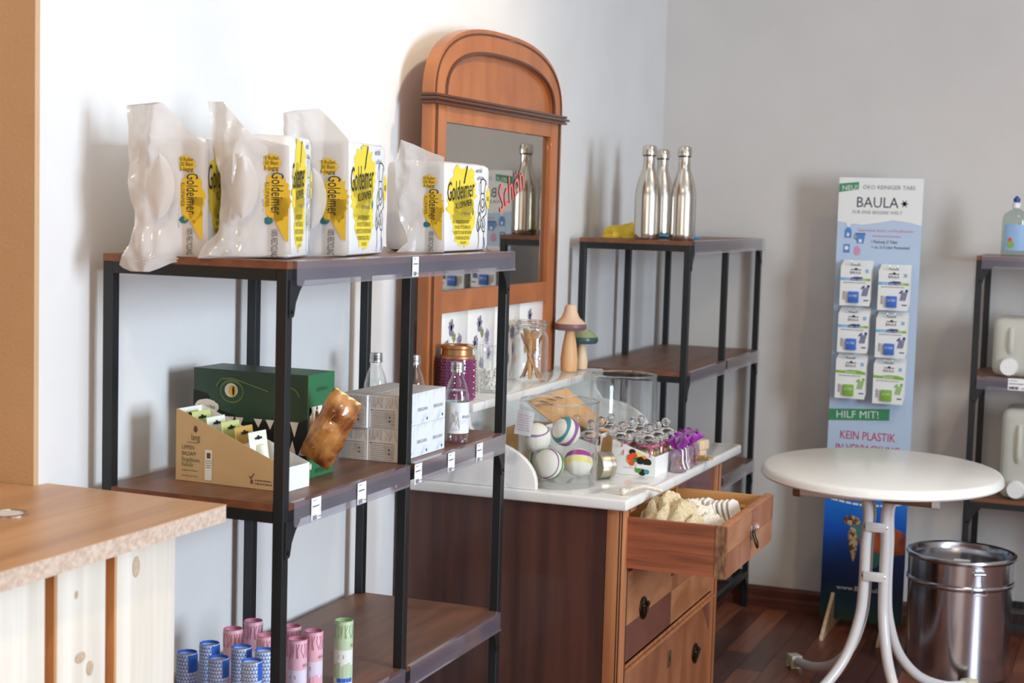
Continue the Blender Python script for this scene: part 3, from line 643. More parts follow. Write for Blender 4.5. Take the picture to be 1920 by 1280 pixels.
c1 = Vector((2.325, 1.468)); pack(pk+'hanging over the open end of the shelf', (c1.x, c1.y), R(10), .21, .13, .200, [(247, 196), (312, 193), (328, 215), (345, 243), (372, 262), (385, 268), (385, 470), (378, 484), (330, 490), (300, 508), (270, 507), (245, 497), (262, 455), (268, 400), (259, 375), (255, 300)], 1, gust=.05, hole=(302, 350))

# ------------------------------------------------------------------ price cards in the rails
def card(px, py, shelf_y, group, label, wd=.028, ht=.04, ztop=None):
    q = onY(px, py, shelf_y)
    o = thing('price_card', label, 'price card', (q.x, shelf_y, ztop-ht), 0, group)
    MB().box(0, wd, -.0006, 0, 0, ht).build('card', 'white_paper', o)
    p = Print(o, (0, -.0006, 0), (1, 0, 0), (0, 0, 1)); p.lines(.003, ht*.88, wd*.45, 1, .003, .0012, 'ink_grey', 1); p.lines(.003, ht*.62, wd*.8, 1, .003, .0018, 'ink', 2); p.barcode(.003, ht*.06, wd*.45, ht*.2, 'ink', int(px)); p.lines(wd*.66, ht*.14, wd*.94, 1, .002, .0015, 'ink', 4); p.done()
card(773, 500, 1.2895, 'shelf price cards', 'white barcode price card in the topmost rail under the packs', ztop=TZ-.001, ht=.038)
for px, lt in ((584, 'under the lip balm box'), (670, 'under the reptile box end'), (776, 'beside the middle post under cartons'), (838, 'under the last cartons'), (891, 'under the labelled water bottle')):
    card(px, 930, 1.2895, 'shelf price cards', 'white barcode price card '+lt, ztop=S1Z[1]-.001, ht=.04, wd=.034)
# ------------------------------------------------------------------ dinosaur snack box on the middle shelf
Z2 = S1Z[1]
db = thing('snack_display_box', 'green cardboard snack box printed as a toothy reptile head', 'display box', (2.545, 1.385, Z2), R(-1)); L, Dp, H = .098, .243, .188
bx = MB().box(0, L, .0015, Dp, .0005, .004).box(0, L, Dp-.0015, Dp, .004, H).box(L-.0015, L, .0015, Dp-.0015, .004, H).box(0, .0015, .0015, Dp-.0015, .004, H).box(0, L, .0015, Dp, H, H+.001)
bx.build('carton', 'green_dark', db)
# front with the mouth cut-out
fr_ = MB().box(0, L, 0, .0015, .0005, .042).box(0, L, 0, .0015, .13, H+.001).box(0, .006, 0, .0015, .042, .13).box(L-.006, L, 0, .0015, .042, .13); fr_.build('front_panel', 'green_box', db)
MB().prism([(0, 0), (L, 0), (L, .10), (0, .085)], 'z', H+.001, H+.0018).build('lid_flap', 'green_box', db)
MB().box(.003, L-.003, .05, .052, .005, H-.004).build('inside', 'black_print', db)
teeth = MB()
for k in range(4): x = .012+k*.022; teeth.prism([(x, .131), (x+.018, .131), (x+.009, .102)], 'y', -.001, -.0003)
for k in range(4): x = .012+k*.022; teeth.prism([(x, .041), (x+.016, .041), (x+.008, .070)], 'y', -.001, -.0003)
teeth.build('front_teeth', 'eye_white', db)
p = Print(db, (0, -.0005, 0), (1, 0, 0), (0, 0, 1)); p.text('einhorn', .03, .158, .010, 'green_dark', w=.04); p.text('einhorn', .03, .008, .012, 'green_dark', w=.045); p.blob(.076, .048, .017, .012, 'eye_white', 2, .04, lay=3); p.text('JOKOME!', .062, .046, .007, 'ink', w=.026, lay=5); p.disc(.012, .022, .004, 'eye_white', .006); p.done()
# left side (seen from the entrance): local right runs from back to front
p = Print(db, (-.0002, Dp, 0), (0, -1, 0), (0, 0, 1), 'side_print')
p.poly([(.0, .148), (.03, .142), (.05, .115), (.085, .108), (.11, .095), (.14, .098), (.18, .10), (.215, .098), (.243, .11), (.243, .045), (.18, .04), (.1, .04), (.05, .05), (.03, .09), (.0, .12)], 'black_print', 1)
p.disc(.083, .150, .026, 'green_olive', .022, lay=1); p.disc(.083, .149, .023, 'green_dark', .018, lay=2); p.disc(.082, .152, .014, 'eye_white', .013, lay=3); p.disc(.085, .151, .009, 'eye_yellow', .011, lay=4); p.disc(.087, .151, .0025, 'black_print', .009, lay=5)
p.stroke([(.05, .158), (.06, .172), (.085, .174), (.12, .165), (.16, .155)], .003, 'green_olive', 2); p.stroke([(.20, .168), (.22, .160), (.226, .15)], .004, 'green_olive', 2)
for x, h in ((.062, .014), (.08, .022), (.1, .02), (.14, .016), (.165, .018), (.19, .026), (.216, .028)): p.poly([(x-.009, .103), (x+.009, .103), (x+.001, .103-h)], 'eye_white', 3)
for x, h in ((.19, .022), (.213, .026), (.233, .018)): p.poly([(x-.008, .043), (x+.008, .043), (x, .043+h)], 'eye_white', 3)
p.blob(.03, .118, .026, .014, 'eye_white', 3, .05, lay=3); p.text('Nutrition Facts', .012, .115, .007, 'ink', w=.036, lay=5)
p.done()
def pouch(label, base, tip, wv, wd, seed):
    b, tp = Vector(base), Vector(tip); ax = (tp-b); wv = Vector(wv).normalized(); nv = ax.normalized().cross(wv)
    t = thing('snack_pouch', label, 'snack bag', base, 0, 'snack pouches')
    mb = MB()
    def S(s): 
        def fn(a, b_):
            k = sin(pi*min(1, max(0, (a-.03)/.94)))**.6*(1-(2*b_-1)**2)**.7
            cr = .004*noise.noise(Vector((a*7+seed, b_*6, s)))
            ww = wd*(1-.12*(abs(2*a-1)**4))*(1+.10*noise.noise(Vector((a*4+seed, 3, 0))))
            return tuple(ax*a+wv*((b_-.5)*ww)+nv*(s*(.022*k+2.4*cr*k)))
        return fn
    mb.grid(S(1), 14, 10); mb.grid(S(-1), 14, 10); mb.build('film_bag', 'snack_film', t, smooth=True, weld=True)
    mb = MB().grid(lambda a, b_: tuple(ax*(.93+.09*a)+wv*((b_-.5)*wd*.8)+nv*(.002*sin(b_*20))), 2, 16); mb.build('crimped_seal', 'snack_cream', t, smooth=True, solid=.0008)
    s_ = MB().tube(smooth_path([tuple(ax*a+wv*(wd*b_)-nv*.015) for a, b_ in ((.18, -.2), (.4, .1), (.62, .2), (.78, .05), (.66, -.12), (.45, -.06))], 5), .0014, 6); s_.build('ink_swirl', 'kraft_dark', t)
q0 = onX(590, 845, 2.535); q1 = onX(650, 745, 2.535)
pouch('golden brown snack bag leaning out of the reptile mouth', (q0.x, 1.366, Z2+.036), (q1.x+.01, onX(650, 745, 2.54).y, q1.z), (.3, -.83, -.55), .066, 3)
pouch('golden brown snack bag lying inside the reptile mouth', (2.565, 1.405, Z2+.012), (2.60, 1.395, Z2+.12), (1, 0, 0), .05, 7)
# ------------------------------------------------------------------ lip balm display box and cards
lb = thing('lip_balm_box', 'sand coloured slanted display box filled with lip balm cards', 'display box', (2.412, 1.352, Z2), R(-3)); L, Dp = .075, .232; hb, hf = .128, .043
side = [(0, .0006), (Dp, .0006), (Dp, hb), (Dp-.005, hb), (.0, hf)]
MB().prism(side, 'x', 0, .0015).build('side_wall', 'sand_card', lb); MB().prism(side, 'x', L-.0015, L).build('side_wall', 'white_card', lb)
MB().box(.0015, L-.0015, 0, .0015, .0006, hf).build('front_wall', 'white_card', lb); MB().box(.0015, L-.0015, Dp-.0015, Dp, .0006, hb).build('back_wall', 'white_card', lb); MB().box(.0015, L-.0015, .0015, Dp-.0015, .0006, .002).build('bottom', 'white_card', lb)
p = Print(lb, (-.0001, Dp, 0), (0, -1, 0), (0, 0, 1), 'side_print')
p.text('lang', .034, .075, .012, 'ink_brown', w=.018); p.blob(.042, .095, .004, .006, 'ink_brown', 2, .1); p.text('NATURKOSMETIK', .025, .069, .003, 'ink_brown', w=.024)
p.text('LIPPEN', .014, .058, .0075, 'ink_brown', w=.026); p.text('BALSAM', .014, .047, .0075, 'ink_brown', w=.029); p.text('Ringelblume', .014, .036, .008, 'green_olive', w=.038); p.text('Kamille', .014, .027, .008, 'green_olive', w=.024)
p.text('Ringelblume & Bienen', .014, .019, .003, 'ink_brown', w=.034); p.text('NATURAL LIP CARE', .014, .009, .003, 'ink_brown', w=.034)
p.rect(.063, .006, .078, .06, 'white_card', 2); p.rect(.067, .045, .075, .055, 'ink_brown', 3); p.lines(.065, .040, .077, 4, .004, .0012, 'ink_brown', 5)
p.stroke([(.157, .022), (.160, .018), (.166, .027)], .002, 'ink_brown'); p.rect(.159, .009, .164, .016, 'ink_brown'); p.lines(.168, .015, .205, 2, .006, .002, 'ink_brown', 3); p.done()
cc = ['card_green', 'card_green', 'card_pale', 'card_green', 'card_amber', 'card_pale']
for i, (py_, zt) in enumerate(((.212, .128), (.185, .126), (.155, .118), (.125, .112), (.098, .105), (.07, .098))):
    nm = ['white edged lip balm card at the tall back end of box', 'pale green lip balm card second in its box', 'pale lip balm card third in its box', 'green lip balm card with dark hang hole mid box', 'amber lip balm card before the last one', 'pale mint lip balm card at the low front'][i]
    d = Vector((cos(R(-3))*.008-sin(R(-3))*py_, sin(R(-3))*.008+cos(R(-3))*py_, 0)); t = thing('lip_balm_card', nm, 'lip balm', (2.412+d.x, 1.352+d.y, Z2+.003), R(-3), 'lip balm cards', rot=(R(-9), 0, R(-3)))
    wd, hh = .056, zt-.004
    MB().box(0, wd, 0, .0012, 0, hh).build('card', cc[i], t, bevel=.0005, seg=1)
    MB().lathe([(.0, .0), (.009, 0), (.010, .05), (.008, .058), (0, .058)], (wd/2, -.006, .012), 14).build('balm_tube', 'card_pale' if i % 2 else 'white_card', t, smooth=True)
    p = Print(t, (0, -.0001, 0), (1, 0, 0), (0, 0, 1)); p.rect(.004, .002, wd-.004, hh*.62, 'white_card'); p.rect(wd/2-.011, hh-.014, wd/2+.011, hh-.010, 'ink', 3); p.disc(wd/2, hh-.011, .004, 'ink', lay=3); p.lines(.008, hh*.55, wd*.6, 3, .006, .0018, 'ink_grey', i); p.done()
# ------------------------------------------------------------------ stacked cartons
BX, BY, BH = .0745, .0635, .0645
proto = None
for lv in range(2):
    for j in range(2):
        for i in range(3):
            jx = random.Random(i*7+j*3+lv*11).uniform(-.0012, .0012); x = 2.795+i*(BX+.0012)-(.006 if (lv and j == 1) else 0)*(i == 0); y = 1.3225+j*(BY+.0015)+jx*.5
            if proto is None:
                t = thing('soap_carton', 'small marbled soap carton in the double stack on the shelf', 'carton', (x, y, Z2), 0, 'stacked soap cartons'); proto = t
                b = MB().box(0, BX, 0, BY, .0004, BH).build('carton', 'ice_card', t, bevel=.0007, seg=1); b.data.materials.append(M['grey_card'])
                for q in b.data.polygons:
                    if q.normal.x < -.8 or q.normal.z > .8: q.material_index = 1
                p = Print(t, (0, 0, 0), (1, 0, 0), (0, 0, 1)); p.text('BENGUANA', BX/2, BH*.42, .007, 'ink_grey', w=BX*.6, align='c'); p.disc(BX*.8, BH*.14, .003, 'teal_print'); p.done()
                p = Print(t, (0, BY, 0), (0, -1, 0), (0, 0, 1)); p.lines(.006, BH*.50, BY-.006, 9, .0036, .0009, 'ink_grey', 5); p.rect(.006, BH*.56, BY-.008, BH*.57, 'ink'); p.disc(.006, BH*.565, .0013, 'ink'); p.disc(BY*.72, BH*.38, .0016, 'ink', lay=4); p.disc(BY*.72, BH*.26, .0016, 'ink', lay=4)
                rr = random.Random(3)
                for q in range(9): u = .004+q*.0065; p.stroke([(u, BH*.97), (u+rr.uniform(-.004, .006), BH*.82), (u+rr.uniform(-.005, .008), BH*.66)], .0012, 'ink_pale', 2)
                p.done()
            else:
                t = copy_tree(proto)
            t.location = (x+jx, y, Z2+lv*BH)
            t['label'] = '%s marbled soap carton of the %s row, %s' % (('lower', 'upper')[lv], ('front', 'back')[j], ('beside the reptile box', 'in its middle', 'next to the water bottle')[i])
# ------------------------------------------------------------------ glass water bottles
def water_bottle(label, x, y, prot=None):
    if prot: t = copy_tree(prot); t.location = (x, y, Z2); t['label'] = label; return t
    t = thing('glass_bottle', label, 'bottle', (x, y, Z2), 0, 'water bottles with aluminium caps'); r, H = .0265, .172
    out = [(r*.9, .0005), (r, .006), (r, .092), (r*.96, .104), (r*.72, .128), (r*.48, .142), (r*.44, .150), (r*.44, .168)]
    inn = [(a-.0018, b+(.003 if i == 0 else 0)) for i, (a, b) in enumerate(out)][::-1]
    MB().lathe(out+inn, n=36, cap=False).add([], []).lathe([(0, .0005), (r*.9, .0005)], n=36, cap=False).lathe([(0, .006), (r*.9, .006)], n=36, cap=False).build('glass_body', 'clear_glass', t, smooth=True)
    MB().lathe([(0, .006), (r-.003, .007), (r-.003, .092), (r*.9, .104), (r*.8, .112), (0, .112)], n=36, cap=False).build('water', 'water', t, smooth=True)
    cp = MB().lathe([(0, .172), (.0130, .172), (.0138, .170), (.0138, .157), (.0145, .156), (.0145, .151), (.0125, .150)], n=32, cap=False); cp.build('screw_cap', 'cap_alu', t, smooth=True)
    g = MB(); 
    for z in (.160, .165): g.tube([(.0141*cos(a), .0141*sin(a), z) for a in [2*pi*k/32 for k in range(32)]], .0007, 6, closed=True)
    g.build('cap_thread', 'cap_alu', t, smooth=True)
    lr = r+.0004; MB().lathe([(lr, .022), (lr, .088)], n=48, cap=False).build('paper_label', 'ice_card', t, smooth=True)
    p = Print(t, (0, 0, 0), (1, 0, 0), (0, 0, 1), bend=lambda u, v, e: ((lr+e)*cos(u/lr-2.1), (lr+e)*sin(u/lr-2.1), v)); p.text('BENGUANA', -.004, .055, .006, 'ink_grey', w=.03)
    for q in range(5): p.stroke([(-.03+.004*k, .03+.008*((k*q*7) % 5)+.002*q) for k in range(6)], .0007, 'ink_pale')
    p.done(); return t
w0 = water_bottle('glass water bottle with full label at the carton stack end', 3.112, 1.336)
water_bottle('glass water bottle rising behind the cartons beside back post', 3.19, 1.567, w0)
water_bottle('glass water bottle half hidden by the middle front post', 3.20, 1.478, w0)
# ------------------------------------------------------------------ cardboard tubes on the lower shelf
Z3 = S1Z[2]; TH, TR = .12, .0178
def tube_thing(kind, label, px, py, rz):
    q = onZ(px, py, Z3+TH); key = kind
    if key in tube_thing.p: t = copy_tree(tube_thing.p[key]); t.location = (q.x, q.y, Z3); t.rotation_euler[2] = rz; t['label'] = label; return
    t = thing('paper_tube', label, 'paper tube', (q.x, q.y, Z3), rz, kind+' paper tubes'); tube_thing.p[key] = t
    cA, cB, rim = {'blue': ('tube_blue_light', 'tube_blue', 'tube_blue'), 'pink': ('tube_lilac', 'tube_pink', 'tube_pink_deep'), 'green': ('tube_pale', 'tube_green', 'tube_green_deep')}[kind]
    MB().lathe([(0, .0005), (TR, .0005), (TR, TH*.55)], n=32, cap=False).build('lower_tube', cA, t, smooth=True)
    MB().lathe([(TR, TH*.55), (TR, TH-.001), (TR-.0004, TH), (TR-.0014, TH), (TR-.0016, TH-.005), (0, TH-.006)], n=32, cap=False).build('upper_tube', cA if kind == 'blue' else cB, t, smooth=True)
    MB().lathe([(TR+.0001, TH-.002), (TR-.0005, TH+.0006), (TR-.0016, TH+.0006), (TR-.0018, TH-.004)], n=32, cap=False).build('rolled_rim', rim, t, smooth=True)
    rr = TR; p = Print(t, (0, 0, 0), (1, 0, 0), (0, 0, 1), bend=lambda u, v, e: ((rr+e)*cos(u/rr-2.6), (rr+e)*sin(u/rr-2.6), v))
    if kind == 'blue':
        for i in range(14):
            for j in range(18):
                x = -.03+i*.0052+(j % 2)*.0026; y = .004+j*.0064
                if x > .026 and y > .09: continue
                if x > .008 and y < .062: continue
                p.poly([(x, y), (x+.0022, y+.0022), (x+.0022, y+.004), (x, y+.0058), (x-.0022, y+.004), (x-.0022, y+.0022)], 'print_navy', 1) if False else p.stroke([(x-.0023, y+.0040), (x-.0023, y+.0022), (x, y), (x+.0023, y+.0022), (x+.0023, y+.0040)], .0010, 'tube_blue', 1)
        for k in range(5): p.rect(.006+k*.005, .088, .011+k*.005, TH-.001, 'tube_blue', 2)
        p.text('BENGUANA', .010, .052, .005, 'ink_grey', w=.024)
    else:
        p.text('BENGUANA', .012, TH*.60, .0055, 'ink_grey', w=.026); deep = 'tube_pink' if kind == 'pink' else 'tube_green'
        for k in range(10): p.rect(-.03+k*.007, .012, -.023+k*.007, .036+.003*(k % 3), deep, 1)
        p.stroke([(-.012, .05), (-.012, .056), (-.002, .056), (-.002, .05)], .001, rim, 2)
        rr_ = random.Random(5)
        for k in range(16): a = -.035+k*.005; p.stroke([(a, TH*.95), (a+rr_.uniform(-.004, .004), TH*.85), (a+rr_.uniform(-.004, .004), TH*.74)], .0012, rim, 2)
        if kind == 'green':
            for k in range(4): p.rect(-.015+k*.008, .004, -.007+k*.008, .012, 'blue_print', 2)
    p.done()
tube_thing.p = {}
for i, (px, py) in enumerate(((351, 1222), (393, 1205), (410, 1232), (453, 1212), (472, 1238), (497, 1218))): tube_thing('blue', 'blue patterned cardboard tube among the blue ones on low shelf', px, py, R(-12+7*i))
for i, (px, py) in enumerate(((437, 1178), (475, 1163), (500, 1190), (547, 1173), (558, 1197), (588, 1182))): tube_thing('pink', 'pink cardboard tube among the pink ones on low shelf', px, py, R(10-4*i))
tube_thing('green', 'single pale green cardboard tube standing alone on low shelf', 645, 1162, R(5))
# ------------------------------------------------------------------ things on the raised marble shelf
def ring(r, z, n=32, axis=None): return [(r*cos(2*pi*k/n), r*sin(2*pi*k/n), z) for k in range(n)]
def glass_pot(mb_out, th=.003, base=.006):
    """closed-bottom glass profile with real wall thickness"""
    inn = [(max(r-th, .001), max(z, mb_out[0][1]+base)) for r, z in mb_out][::-1]
    return [(0, mb_out[0][1])]+mb_out+inn+[(0, mb_out[0][1]+base)]
q = onZ(857, 722, UZ); JX, JY = 3.80, 1.565
t = thing('studded_jar', 'purple studded glass jar with copper neck and cord', 'jar', (onY(857, 680, 1.54).x, 1.54, UZ)); r, H = .045, .135
MB().lathe([(0, .0005), (r*.96, .0005), (r, .006), (r, .098), (r*.97, .103)], n=40, cap=False).build('jar_body', 'purple_glass', t, smooth=True)
st = MB()
for j in range(13):
    for k in range(34):
        a = 2*pi*(k+.5*(j % 2))/34; z = .008+j*.0073; c = Vector((r*cos(a), r*sin(a), z)); n_ = Vector((cos(a), sin(a), 0)); tx = Vector((-sin(a), cos(a), 0)); s = .0036
        st.add([c+tx*s, c+Vector((0, 0, s)), c-tx*s, c-Vector((0, 0, s)), c+n_*.0028], [(0, 1, 4), (1, 2, 4), (2, 3, 4), (3, 0, 4)])
st.build('glass_studs', 'purple_glass', t)['kind'] = 'stuff'
MB().lathe([(r*.97, .103), (r*.94, .108), (r*.84, .111), (r*.83, .124), (r*.9, .127), (r*.9, .133), (r*.84, .135), (r*.78, .133), (r*.78, .11), (0, .108)], n=40, cap=False).build('copper_neck', 'copper_paint', t, smooth=True)
MB().tube(smooth_path([(-.02, -.035, .137), (.0, -.041, .131), (.012, -.043, .118), (.022, -.0455, .08), (.032, -.046, .04), (.034, -.0455, .01)], 6), .0011, 6).tube(smooth_path([(-.02, -.035, .137), (-.022, -.038, .142), (-.012, -.04, .136)], 4), .0011, 6).build('cord', 'cord', t, smooth=True)
# jar with white stuff
t = thing('pebble_jar', 'clear glass jar half filled with white tablets', 'jar', (onY(920, 690, 1.535).x, 1.535, UZ)); r, H = .043, .108
MB().lathe(glass_pot([(r*.95, .0008), (r, .006), (r, .082), (r*.94, .09), (r*.9, .094), (r*.95, .098), (r*.95, H)]), n=40, cap=False).build('jar_glass', 'clear_glass', t, smooth=True)
MB().lathe([(r*.97, H), (r*.97, H+.010), (r*.8, H+.013), (0, H+.013)], n=40, cap=False).build('glass_lid', 'clear_glass', t, smooth=True)
wb_ = MB(); rr = random.Random(8)
for k in range(420):
    a = rr.uniform(0, 2*pi); R_ = (r-.007)*math.sqrt(rr.uniform(.25, 1)); z = rr.uniform(.010, .056); wb_.ball((R_*cos(a), R_*sin(a), z), .0042, 6, (1, 1, .8))
wb_.lathe([(0, .008), (r-.010, .008), (r-.010, .052), (0, .054)], n=20, cap=False)
wb_.build('white_tablets', 'white_stuff', t)['kind'] = 'stuff'
# clip-top jar with sticks
sj = (onY(996, 640, 1.535).x, 1.535); t = thing('stick_jar', 'tall clear preserving jar holding wooden sticks', 'jar', (sj[0], sj[1], UZ)); r = .0475; H = .165
MB().lathe(glass_pot([(r*.96, .0008), (r, .008), (r, .118), (r*.93, .13), (r*.82, .138), (r*.82, .146), (r*.92, .149), (r*.92, .158)]), n=44, cap=False).build('jar_glass', 'clear_glass', t, smooth=True)
MB().tube(ring(r*.93, .153, 40), .003, 8, closed=True).tube(ring(r*.88, .163, 40), .003, 8, closed=True).build('glass_rim', 'solid_glass', t, smooth=True)
MB().tube(ring(r*.85, .143, 36), .0012, 6, closed=True).build('wire_clip', 'steel_wire', t, smooth=True)
em = MB(); ea = R(-138); ec = Vector((r*cos(ea), r*sin(ea), .082)); et = Vector((-sin(ea), cos(ea), 0))
em.tube([ec+et*(.013*cos(a))+Vector((cos(ea), sin(ea), 0))*.0012+Vector((0, 0, .018*sin(a))) for a in [2*pi*k/24 for k in range(24)]], .0014, 6, closed=True)
em.tube([ec+et*(.007*cos(a))+Vector((cos(ea), sin(ea), 0))*.0012+Vector((0, 0, .009*sin(a)-.002)) for a in [2*pi*k/16 for k in range(16)]], .0012, 6, closed=True)
em.build('embossed_seal', 'solid_glass', t, smooth=True)
for i, (a0, a1, r0, r1, zt) in enumerate(((20, 210, .030, .030, .142), (60, 235, .028, .030, .138), (330, 160, .026, .031, .145), (200, 40, .028, .026, .135), (250, 90, .032, .030, .13), (140, 300, .030, .030, .125), (290, 100, .03, .026, .12))):
    b = Vector((r0*cos(R(a0)), r0*sin(R(a0)), .009)); e = Vector((r1*cos(R(a1)), r1*sin(R(a1)), zt)); s = thing('wooden_stick', 'flat bamboo stick standing crosswise in the tall preserving jar', 'stick', (sj[0], sj[1], UZ), 0, 'bamboo sticks in the jar')
    m_ = b.lerp(e, .5); MB().tube([b, b.lerp(e, .3), m_, b.lerp(e, .7), b.lerp(e, .96), e], [.005, .0062, .0062, .0075, .0075, .005], 8, flat=.35).build('stick', 'bamboo', s, smooth=True)
def mushroom(label, pos, h, rs, rc, capm, rimm, stem):
    t = thing('wooden_mushroom', label, 'mushroom', (pos[0], pos[1], UZ), 0, 'wooden mushrooms')
    z0 = h*.62
    MB().lathe([(0, .0005), (rs*.94, .0005), (rs, .006), (rs*1.04, h*.18), (rs*.86, h*.38), (rs*.58, h*.58), (rs*.56, z0+.004), (0, z0+.004)], n=28, cap=False).build('stem', stem, t, smooth=True)
    MB().lathe([(0, z0+.003), (rc*.6, z0+.001), (rc*.9, z0), (rc*.99, z0+.006), (rc, z0+.012), (rc*.95, z0+.019)], n=36, cap=False).build('cap_rim', rimm, t, smooth=True)
    MB().lathe([(rc*.95, z0+.019), (rc*.78, z0+.027), (rc*.56, z0+.036), (rc*.42, z0+(h-z0)*.7), (rc*.36, h-.006), (rc*.26, h-.001), (0, h)], n=36, cap=False).build('cap_top', capm, t, smooth=True)
mushroom('tall wooden mushroom with pale rose cap on marble shelf', (4.40, 1.536), .195, .0245, .048, 'mushroom_rose', 'mushroom_rim', 'beech')
mushroom('short wooden mushroom with green cap on marble shelf', (4.482, 1.526), .125, .018, .048, 'mushroom_sage', 'mushroom_teal', 'beech_pale')
# ------------------------------------------------------------------ things on the marble slab
v1 = (3.664, 1.30)
t = thing('cylinder_vase', 'clear glass cylinder vase filled with striped bath bombs', 'vase', (v1[0], v1[1], MT)); r, H = .098, .205
MB().lathe(glass_pot([(r*.97, .0008), (r, .006), (r, H)], .0035, .016), n=56, cap=False).build('vase_glass', 'clear_glass', t, smooth=True)
MB().tube(ring(r-.0018, H, 56), .0024, 6, closed=True).build('vase_rim', 'solid_glass', t, smooth=True)
def bomb(label, dx, dy, dz, r, stripes, rot):
    t = thing('bath_bomb', label, 'bath bomb', (v1[0]+dx, v1[1]+dy, MT+.017+dz), 0, 'bath bombs', rot=rot)
    MB().ball((0, 0, 0), r, 28).build('ball', 'cream_soap', t, smooth=True)
    for off, wd, m in stripes:
        wd *= 1.7
        mb = MB().grid(lambda a, b: tuple((r+.0005)*Vector((sin(off+(b-.5)*wd*(1+.5*sin(a*9))), cos(off+(b-.5)*wd*(1+.5*sin(a*9)))*cos(2*pi*a), cos(off+(b-.5)*wd*(1+.5*sin(a*9)))*sin(2*pi*a)))), 36, 3); mb.build('stripe', m, t, smooth=True)
rB = .038
bomb('white bath bomb with green and purple bands in glass vase', -.052, .004, .0375, .037, ((.15, .22, 'stripe_green'), (.62, .16, 'stripe_purple'), (-.3, .08, 'stripe_purple')), (0, R(15), R(-15)))
bomb('white bath bomb with magenta and lime bands in glass vase', .026, -.045, .0355, .035, ((.35, .2, 'stripe_magenta'), (-.2, .14, 'dot_yellow')), (R(30), R(-55), R(20)))
bomb('white bath bomb with broad purple and teal bands', .014, -.014, .110, .0355, ((-.55, .22, 'stripe_teal'), (.1, .3, 'stripe_purple')), (0, R(25), R(-35)))
bomb('mostly white bath bomb with faint violet swirl', -.022, .050, .094, .037, ((-.6, .1, 'stripe_purple'),), (R(20), R(70), R(10)))
bomb('white bath bomb lying low at the back of the vase', .026, .047, .0365, .036, ((.1, .1, 'stripe_green'),), (0, 0, R(60)))
t = thing('price_slip', 'handwritten white price slip leaning inside the glass vase', 'price card', (v1[0]-.062, v1[1]+.062, MT+.120), 0, rot=(0, R(8), R(-80)))
MB().box(-.03, .012, -.0004, .0004, 0, .06).build('paper', 'white_paper', t); p = Print(t, (-.03, -.0005, 0), (1, 0, 0), (0, 0, 1)); p.lines(.004, .048, .038, 7, .006, .0014, 'sign_pink', 3); p.done()
# second vase
v2 = (4.395, 1.365); t = thing('cylinder_vase', 'empty clear glass cylinder vase by the curved marble side', 'vase', (v2[0], v2[1], MT), 0); r, H = .096, .20
MB().lathe(glass_pot([(r*.97, .0008), (r, .006), (r, H)], .0035, .014), n=56, cap=False).build('vase_glass', 'clear_glass', t, smooth=True)
MB().tube(ring(r-.0018, H, 56), .0024, 6, closed=True).build('vase_rim', 'solid_glass', t, smooth=True)
# tin on its side
t = thing('round_tin', 'round silver tin standing on its edge', 'tin', (3.785, 1.222, MT), R(-38)); r = .034
MB().lathe([(0, -.022), (r-.001, -.022), (r, -.020), (r, .006)], (0, 0, r+.0008), 36, axis='x', cap=False).build('tin_body', 'tin_metal', t, smooth=True)
MB().lathe([(r+.0006, .006), (r+.0006, .017), (r-.001, .019), (r-.004, .019), (r-.005, .017), (0, .017)], (0, 0, r+.0008), 36, axis='x', cap=False).build('tin_lid', 'tin_metal', t, smooth=True)
# candy display boxes with apothecary jars
def disp_box(label, loc, rz, L, Dp, hf, hb, printed):
    t = thing('candy_display_box', label, 'display box', loc, rz, 'candy display boxes'); e = .0018
    side = [(0, .0006), (Dp, .0006), (Dp, hb), (0, hf)]
    a = MB().prism(side, 'x', 0, e).build('side_wall', 'white_card', t); MB().prism(side, 'x', L-e, L).build('side_wall', 'white_card', t)
    MB().box(e, L-e, 0, e, .0006, hf).build('front_wall', 'white_card', t); MB().box(e, L-e, Dp-e, Dp, .0006, hb).build('back_wall', 'white_card', t); MB().box(e, L-e, e, Dp-e, .0006, .002).build('bottom', 'white_card', t)
    p = Print(t, (0, Dp, 0), (0, -1, 0), (0, 0, 1))
    if printed:
        for i, (u, v, rr_, m) in enumerate(((.075, .066, .010, 'dot_red'), (.088, .060, .009, 'black_print'), (.092, .050, .010, 'dot_red'), (.083, .046, .009, 'dot_red'), (.105, .052, .010, 'dot_yellow'), (.118, .045, .010, 'dot_orange'), (.110, .040, .011, 'black_print'), (.129, .037, .011, 'black_print'), (.081, .038, .009, 'dot_orange'), (.087, .031, .008, 'dot_red'), (.095, .040, .007, 'dot_green'), (.105, .016, .009, 'dot_green'), (.116, .010, .010, 'black_print'), (.128, .012, .007, 'dot_teal'))): 
            if u+rr_ < Dp and v+rr_ < hb-(hb-hf)*u/Dp-.001: p.blob(u, v, rr_, rr_*.85, m, i, .08, lay=1+i % 4)
        p.rect(.10, .020, .137, .030, 'white_card', 6); p.text('dessert & chocolate', .065, .018, .003, 'ink_grey', w=.028)
    p.done(); return t
bxp = onZ(1226, 897, MT)
MB().prism([(0, 0), (.05, 0), (.05, .062), (.0, .085)], 'x', 0, .0012)
disp_box('white candy display box printed with bright coloured dots', (3.872, 1.112, MT), R(-2), .232, .15, .052, .098, True)
disp_box('plain white slanted display box behind the round tin', (3.855, 1.262, MT), R(-2), .228, .145, .07, .112, False)
t = thing('kraft_divider', 'folded brown kraft paper strip standing between the candy boxes', 'paper strip', (3.862, 1.237, MT), R(-2)); MB().prism([(-.012, .0006), (.024, .0006), (.016, .07), (.012, .092), (-.008, .10), (-.014, .095)], 'x', -.004, -.001).build('strip', 'kraft_dark', t, bevel=.0008, seg=1)
